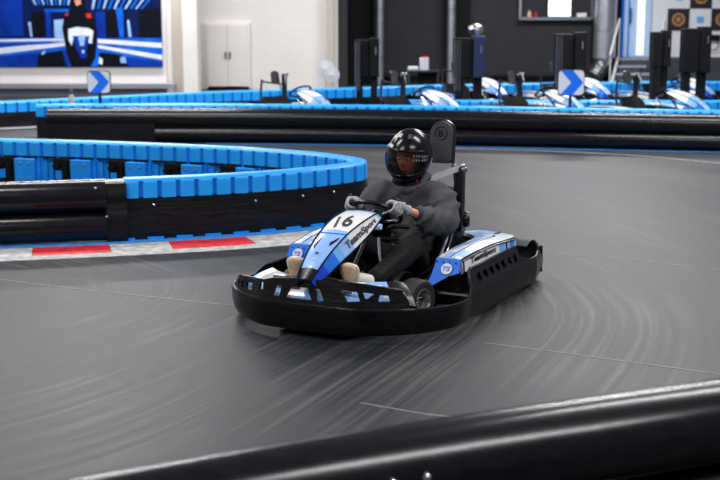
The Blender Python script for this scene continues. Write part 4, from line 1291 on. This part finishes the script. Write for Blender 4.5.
for s in (-1, 1):
    mb = MB(); c_ = Vector((.080, s * .030, .008))
    mb.lathe([(.0128 * math.sin(PI * k / 8), -.0128 * math.cos(PI * k / 8)) for k in range(9)], HR @ Matrix.Translation(c_), 12); e = mb.build('eyeball', 'eye_white', body, True)
    mb = MB(); mb.lathe([(.006, 0), (.005, .003), (.001, .004)], HR @ Matrix.Translation(c_ + Vector((.0108, 0, 0))) @ Matrix.Rotation(PI / 2, 4, 'Y'), 10); mb.build('iris', 'eye_dark', e, True)
    mb = MB(); mb.tube([HR @ Vector((.090, s * (.018 + .009 * k), .029 + .002 * math.sin(k))) for k in range(4)], .0035, 6); mb.build('eyebrow', 'hair', body, True)
mb = MB(); mb.tube([HR @ Vector((.092 - abs(k) * .0025, k * .009, -.060)) for k in (-2, -1, 0, 1, 2)], .0025, 5); mb.build('mouth', 'gold', body, True)


def folds(o, amp, sc, seed=0):
    for v in o.data.vertices:
        p = v.co * sc
        d = noise.fractal(p * .7 + Vector((seed, 0, 0)), 0.8, 2.2, 3) * amp * .45
        w = (1 - abs(math.sin(p.x * 2.2 + p.z * 3.6 - p.y * 2.0 + noise.noise(p * .35 + Vector((seed, 2, 1))) * 4)) ** .6) * amp * .9
        v.co += v.normal * (d + w)


# sweatshirt
spec = [[((-.37, .04, .24), (.155, .145)), ((-.44, .035, .36), (.15, .15)), ((-.46, .03, .50), (.16, .15)), ((-.455, .03, .61), (.135, .12)), ((-.44, .025, .70), (.085, .085)), ((-.43, .022, .745), (.07, .07))],
        [3, (tuple(Vector(shL) + Vector((0, .0, -.005))), .105), (tuple(Vector(shL).lerp(Vector(elL), .5) + Vector((-.01, .012, 0))), .10), (elL, .094), (tuple(Vector(elL).lerp(wrL, .45) + Vector((0, 0, -.012))), .084), (tuple(Vector(elL).lerp(wrL, .66)), .070), (tuple(Vector(elL).lerp(wrL, .76)), .044)],
        [3, (shR, .098), (tuple(Vector(shR).lerp(Vector(elR), .5)), .090), (elR, .082), (tuple(Vector(elR).lerp(wrR, .45)), .074), (tuple(Vector(elR).lerp(wrR, .78)), .050), (tuple(Vector(elR).lerp(wrR, .92)), .036)]]
V, E_, R_ = chain(spec)
hood = skin('sweatshirt', V, E_, R_, ['hoodie'], per, sub=3)
folds(hood, .030, 9, 3)
for el, wr in ((elL, wrL), (elR, wrR)):
    a = Vector(el).lerp(wr, .68 if el is elL else .76); b = Vector(el).lerp(wr, .80 if el is elL else .97)
    mb = MB(); mb.tube([a.lerp(b, k / 5) for k in range(6)], [.044, .045, .042, .042, .040, .037], 16); mb.build('cuff', 'hoodie_cuff', hood, True)
# hood rolled behind the neck and pocket/drawcord
mb = MB(); pts = []
for k in range(17):
    a = -PI * .98 + k * PI * 1.96 / 16 + PI; pts.append(Vector((-.425 + .098 * math.cos(a), .022 + .105 * math.sin(a), .735 + (.035 if math.cos(a) < 0 else 0) - .045 * max(0, math.cos(a)))))
mb.tube(pts, [.024 + .020 * max(0, -math.cos(-PI * .98 + k * PI * 1.96 / 16 + PI)) + .003 * (k % 2) for k in range(17)], 12); o = mb.build('hood', 'hoodie', hood, True)
mb = MB()
for s in (-.04, .05): mb.tube(crom([(-.33, .02 + s * .6, .70), (-.295, .02 + s, .64), (-.29, .02 + s * 1.1, .56)], 4), .0035, 6)
mb.build('drawcord', 'hoodie_cuff', hood, True)
# trousers
spec = [[(pel, (.14, .13)), ((-.41, .04, .28), (.135, .13))],
        [0, ((-.27, .13, .215), .105), ((-.10, .20, .32), .096), (kneeL, .080), (tuple(Vector(kneeL).lerp(Vector(ankL), .3) + Vector((0, 0, -.012))), .078), (tuple(Vector(kneeL).lerp(Vector(ankL), .65) + Vector((0, 0, -.01))), .066), (tuple(Vector(kneeL).lerp(Vector(ankL), .97)), .060)],
        [0, ((-.27, -.05, .215), .105), ((-.08, -.13, .33), .092), (kneeR, .078), (tuple(Vector(kneeR).lerp(Vector(ankR), .3)), .074), (tuple(Vector(kneeR).lerp(Vector(ankR), .65)), .062), (tuple(Vector(kneeR).lerp(Vector(ankR), .97)), .056)]]
V, E_, R_ = chain(spec)
tr = skin('trousers', V, E_, R_, 'trousers', per, sub=3); folds(tr, .012, 8, 9)


# gloves: palm, four unequal fingers curled round the rim, thumb from the side of the palm
def glove(ang, wr, sgn, name):
    g = wring(ang); r = (g - WC).normalized(); t = (wring(ang + .02) - wring(ang - .02)).normalized() * sgn; a = wn
    # palm on the outer/driver side of the rim
    palm = g + r * .022 + a * .040; root = wr.lerp(palm, .55)
    verts = [(tuple(wr), .030), (tuple(root), .031), (tuple(palm - t * .004), (.036, .028))]
    spec = [verts]
    for i, L in enumerate((.92, 1.0, .95, .78)):
        o_ = (1.5 - i) * .0205
        k0 = g + t * o_ + r * .040 + a * .016 * 1.0
        k1 = g + t * o_ * 1.02 + r * .036 * 1 - a * .014
        k2 = g + t * o_ + r * (.036 - .034 * L) - a * (.026)
        k3 = g + t * o_ * .97 + r * (.020 - .044 * L) - a * (.016)
        spec.append([2, (tuple(g + t * o_ * .9 + r * .036 + a * .036), .0125), (tuple(k0), .0120), (tuple(k1), .0110), (tuple(k2), .0100), (tuple(k3), .0088)])
    th = [(tuple(g + t * .046 + r * .006 + a * .040), .0135), (tuple(g + t * .052 - r * .014 + a * .024), .0120), (tuple(g + t * .040 - r * .024 + a * .002), .0098)]
    spec.append([1] + th)
    V, E_, R_ = chain(spec)
    o = skin(name, V, E_, R_, 'glove_grey', per, sub=2)
    # wrist closure band
    d = (root - wr).normalized()
    mb = MB(); mb.tube([wr - d * .002, wr + d * .003, wr + d * .012, wr + d * .020], [.033, .035, .035, .033], 14); mb.build('wrist_band', 'glove_grey', o, True)
    mb = MB(); c0 = palm + a * .024 + r * .010
    mb.tube([c0 - t * .024, c0, c0 + t * .024], .007, 8); mb.build('back_panel', 'glove_dark', o, True)
    return o


glove(math.radians(24), wrL, 1, 'glove'); glove(math.radians(150), wrR, -1, 'glove')


# shoes
def shoe(toe_side, ank, heel, toe, roll):
    heel = Vector(heel); toe = Vector(toe); ax = (toe - heel).normalized(); L = (toe - heel).length
    side = Vector((0, 1, 0)); up = ax.cross(side).normalized()
    if up.dot(Vector(ank) - heel) < 0: up = -up
    side = up.cross(ax)
    stn = [(0, .034, .055), (.08, .042, .078), (.25, .044, .088), (.42, .046, .080), (.58, .051, .070), (.78, .054, .060), (.92, .047, .050), (1.0, .028, .034)]

    def ring(k, w, z0, z1, n=14, sx=1.0):
        c = heel + ax * (k * L)
        out = []
        for j in range(n):
            a = 2 * PI * j / n; y = math.cos(a) * w * sx; zz = z0 + (z1 - z0) * (.5 + .5 * math.sin(a)); out.append(c + side * y + up * zz)
        return out
    mb = MB(); mb.loft([ring(k, w, .004, h) for k, w, h in stn]); up_ = mb.build('shoe', 'shoe_white', per, True, 60)
    mb = MB(); mb.loft([[heel + ax * (k * L) + side * (s_ * w * 1.06) + up * zz for s_, zz in ((-1, .014), (-.9, 0), (-.45, -.010), (.45, -.010), (.9, 0), (1, .014))] for k, w, h in [(-.02, .024, 0)] + stn + [(1.03, .012, 0)]])
    mb.build('outsole', 'gum_sole', up_, True, 50)
    mb = MB(); mb.loft([[heel + ax * (k * L) + side * (s_ * w * 1.16) + up * zz for s_, zz in ((-1, .022), (-1, .010), (1, .010), (1, .022))] for k, w, h in [(-.03, .024, 0)] + stn + [(1.04, .012, 0)]])
    mb.build('midsole', 'shoe_white', up_)
    mb = MB()
    for k in range(4):
        c = heel + ax * (L * (.42 + .08 * k)) + up * (.074 - .006 * k); mb.tube([c - side * .02, c + up * .004, c + side * .02], .003, 5)
    mb.build('laces', 'white_gloss', up_)
    c = heel + ax * (L * .18) + up * .06
    mb = MB(); mb.tube([c, c.lerp(Vector(ank), .5), Vector(ank)], [.040, .052, .054], 14); mb.build('sock', 'shoe_white', up_, True)


shoe(1, ankL, (.735, .165, .262), (.765, .168, .402), 0)
shoe(1, ankR, (.785, -.170, .288), (.810, -.170, .420), 0)

# helmet
HM = Matrix.Translation(HC + Vector((0, 0, -.006))) @ Matrix.Scale(1.07, 4) @ Matrix.Rotation(math.radians(-7), 4, 'X') @ Matrix.Rotation(math.radians(7), 4, 'Y')


def hshell(th, ph, off=0.0):
    """th azimuth (0 = forward), ph elevation"""
    cx, cy, cz = math.cos(ph) * math.cos(th), math.cos(ph) * math.sin(th), math.sin(ph)
    rx = .165 if cx > 0 else .158
    q = Vector((cx * rx, cy * .136, cz * (.178 if cz > 0 else .172)))
    if cz < 0:
        k = -cz
        q.x += max(0, cx) ** 1.0 * k * .055 * (1 - k * .2)           # chin bar pushes forward
        q.y *= 1 - .12 * k
        if cx < 0: q.x *= 1 - .10 * k
    if cz > .3 and cx < 0: q.x -= .012 * math.exp(-((cz - .55) / .2) ** 2) * -cx
    n = Vector((cx, cy, cz))
    return q + n * off


def grid_surface(mb, ths, phs, off, thick, mi=0, hole=None):
    A = {}; B = {}
    for i, t in enumerate(ths):
        for j, p in enumerate(phs):
            A[i, j] = mb.bm.verts.new(HM @ hshell(t, p, off)); B[i, j] = mb.bm.verts.new(HM @ hshell(t, p, off - thick))
    keep = set((i, j) for i in range(len(ths) - 1) for j in range(len(phs) - 1) if not (hole and hole((ths[i] + ths[i + 1]) / 2, (phs[j] + phs[j + 1]) / 2)))
    for i, j in keep:
        mb.bm.faces.new((A[i, j], A[i + 1, j], A[i + 1, j + 1], A[i, j + 1])); mb.bm.faces.new((B[i, j], B[i, j + 1], B[i + 1, j + 1], B[i + 1, j]))
        for (di, dj, a, b) in ((-1, 0, (i, j), (i, j + 1)), (1, 0, (i + 1, j), (i + 1, j + 1)), (0, -1, (i, j), (i + 1, j)), (0, 1, (i, j + 1), (i + 1, j + 1))):
            if (i + di, j + dj) not in keep:
                mb.bm.faces.new((A[a], A[b], B[b], B[a]))
    bmesh.ops.remove_doubles(mb.bm, verts=mb.bm.verts[:], dist=1e-5)
    for v in [v for v in mb.bm.verts if not v.link_faces]: mb.bm.verts.remove(v)


D = math.radians
PT = 78
ths = [D(a) for a in range(-180, 181, 6)]; phs = [D(a) for a in list(range(-60, -30, 6)) + [-28, -24, -20, -16, -10, -4, 2, 8, 14, 18, 22] + list(range(28, 90, 6)) + [89.5]]
mb = MB(); grid_surface(mb, ths, phs, 0, .012, hole=lambda t, p: abs(t) < D(PT) and D(-28 + 10 * (abs(t) / D(PT)) ** 2) < p < D(22 - 2 * (abs(t) / D(PT)) ** 2))
hel = mb.build('helmet', 'helmet_black', per, True, 50)
tv = [D(a) for a in range(-80, 81, 8)]; pv = [D(-25 + 49 * k / 8) for k in range(9)]
mb = MB(); grid_surface(mb, tv, pv, .006, .0035); mb.build('visor', 'visor', hel, True, 50)
# visor surround, pivots, vents and graphics
for e_, lo in ((24, 0), (-27, 1)):
    mb = MB(); mb.tube([HM @ hshell(D(a), D(e_ + (7 * (a / 78) ** 2 if lo else -1.5 * (a / 78) ** 2)), .004) for a in range(-82, 83, 6)], .005, 6); mb.build('visor_seal', 'black_plastic', hel, True)


def patch(t0, t1, p0, p1, m_, name='decal', off=.007, th=.004):
    mb = MB(); grid_surface(mb, [D(t0 + (t1 - t0) * k / 4) for k in range(5)], [D(p0 + (p1 - p0) * k / 3) for k in range(4)], off, th); return mb.build(name, m_, hel, True, 50)


for s in (-1, 1):
    mb = MB(); q = HM @ hshell(s * D(86), D(4), .0)
    mb.lathe([(.030, -.006), (.028, .008), (.015, .012), (.001, .012)], Matrix.Translation(q) @ (HM.to_3x3() @ Vector((0, s, 0))).to_track_quat('Z', 'Y').to_matrix().to_4x4(), 18); mb.build('visor_pivot', 'helmet_black', hel, True)
patch(-50, -26, 24, 31, 'white_gloss'); patch(16, 34, 50, 62, 'grey_dark', 'vent'); patch(-30, -12, 50, 60, 'sticker_silver', 'vent')
patch(-78, -60, -22, 6, 'mid_blue', off=.012); patch(60, 72, 2, 12, 'grey_dark'); patch(98, 110, -22, 0, 'sticker_silver', off=.004)
patch(-12, 12, -48, -38, 'grey_dark', 'chin_vent', off=.003)
for a in range(38, 76, 7):
    for e_ in (6, 14): patch(a, a + 2.0, e_ - (a - 38) * .1, e_ + 2.5 - (a - 38) * .1, 'sticker_silver', 'print_dot', off=.009, th=.002)
mb = MB(); q = HM @ hshell(D(70), D(-48), .006); mb.box(q, (.014, .014, .02), bevel=.003); mb.build('strap_tab', 'red', hel)
mb = MB(); mb.tube([HM @ Vector((.09 * math.cos(a) + .0, .085 * math.sin(a), -.155)) for a in [k * PI / 10 for k in range(20)]], .018, 8, closed=True); mb.build('neck_roll', 'black_matt', hel, True)

# ---------------------------------------------------------------- parked karts
SK = ('number', 'maker_lettering', 'badge_lettering', 'star_mark', 'emblem_letter', 'eyeball')


def parked(px, Y, alpha, label):
    """px = image column of the nose top"""
    c = copy_tree(kart, None, SK); r = -PI / 2 + math.radians(alpha)
    f = Vector((math.cos(r), math.sin(r)))
    x = AT(px, Y - .3, .6) - f.x * .45
    c.location = (x, Y, 0); c.rotation_euler = (0, 0, r)
    for ch in c.children:
        if ch.name.startswith('headrest'): ch.location = (-.25, .04, .10); ch.scale = (.75, .75, .68)
        if ch.name.startswith('seat.'): ch.scale = (1, 1, .72)
    c['label'] = label; c['category'] = 'go-kart'; c['group'] = 'karts parked in the pit'
    return c


FRONT = [(312, 'parked kart furthest left, left of the leftmost black cabinet'), (437, 'parked kart just left of the navy-sided cabinet, front row'), (560, 'parked kart beside the right-hand arrow sign, front row'), (682, 'parked kart at far right of the front row')]
for px, lab in FRONT: parked(px, 18.98, 36, lab)
REAR = [(488, 'rear-row parked kart between the navy-sided cabinet and right arrow sign'), (590, 'rear-row parked kart just right of the right-hand arrow sign'), (692, 'rear-row parked kart at far right by the checkered panel')]
for px, lab in REAR: parked(px, 22.05, 30, lab)

# thin joints in the track surface
for pts in (((484, 343), (592, 357), (724, 375)), ((546, 254), (640, 261), (724, 270)), ((-4, 279), (60, 287), (235, 306)), ((360, 403), (430, 415), (500, 422))):
    q = []
    for px, py in pts:
        a = PITCH + math.atan((py - 240) / 1280); Yg = CAM_H / math.tan(a); q.append((AT(px, Yg, 0), Yg))
    jp = Path(q, 6); mb = MB(); sweep(mb, jp, frange(0, jp.L, .3), lambda t: [(-.006, 0), (-.006, .002), (.006, .002), (.006, 0)]); struct(mb.build('floor_joint', 'kerb_faded'))
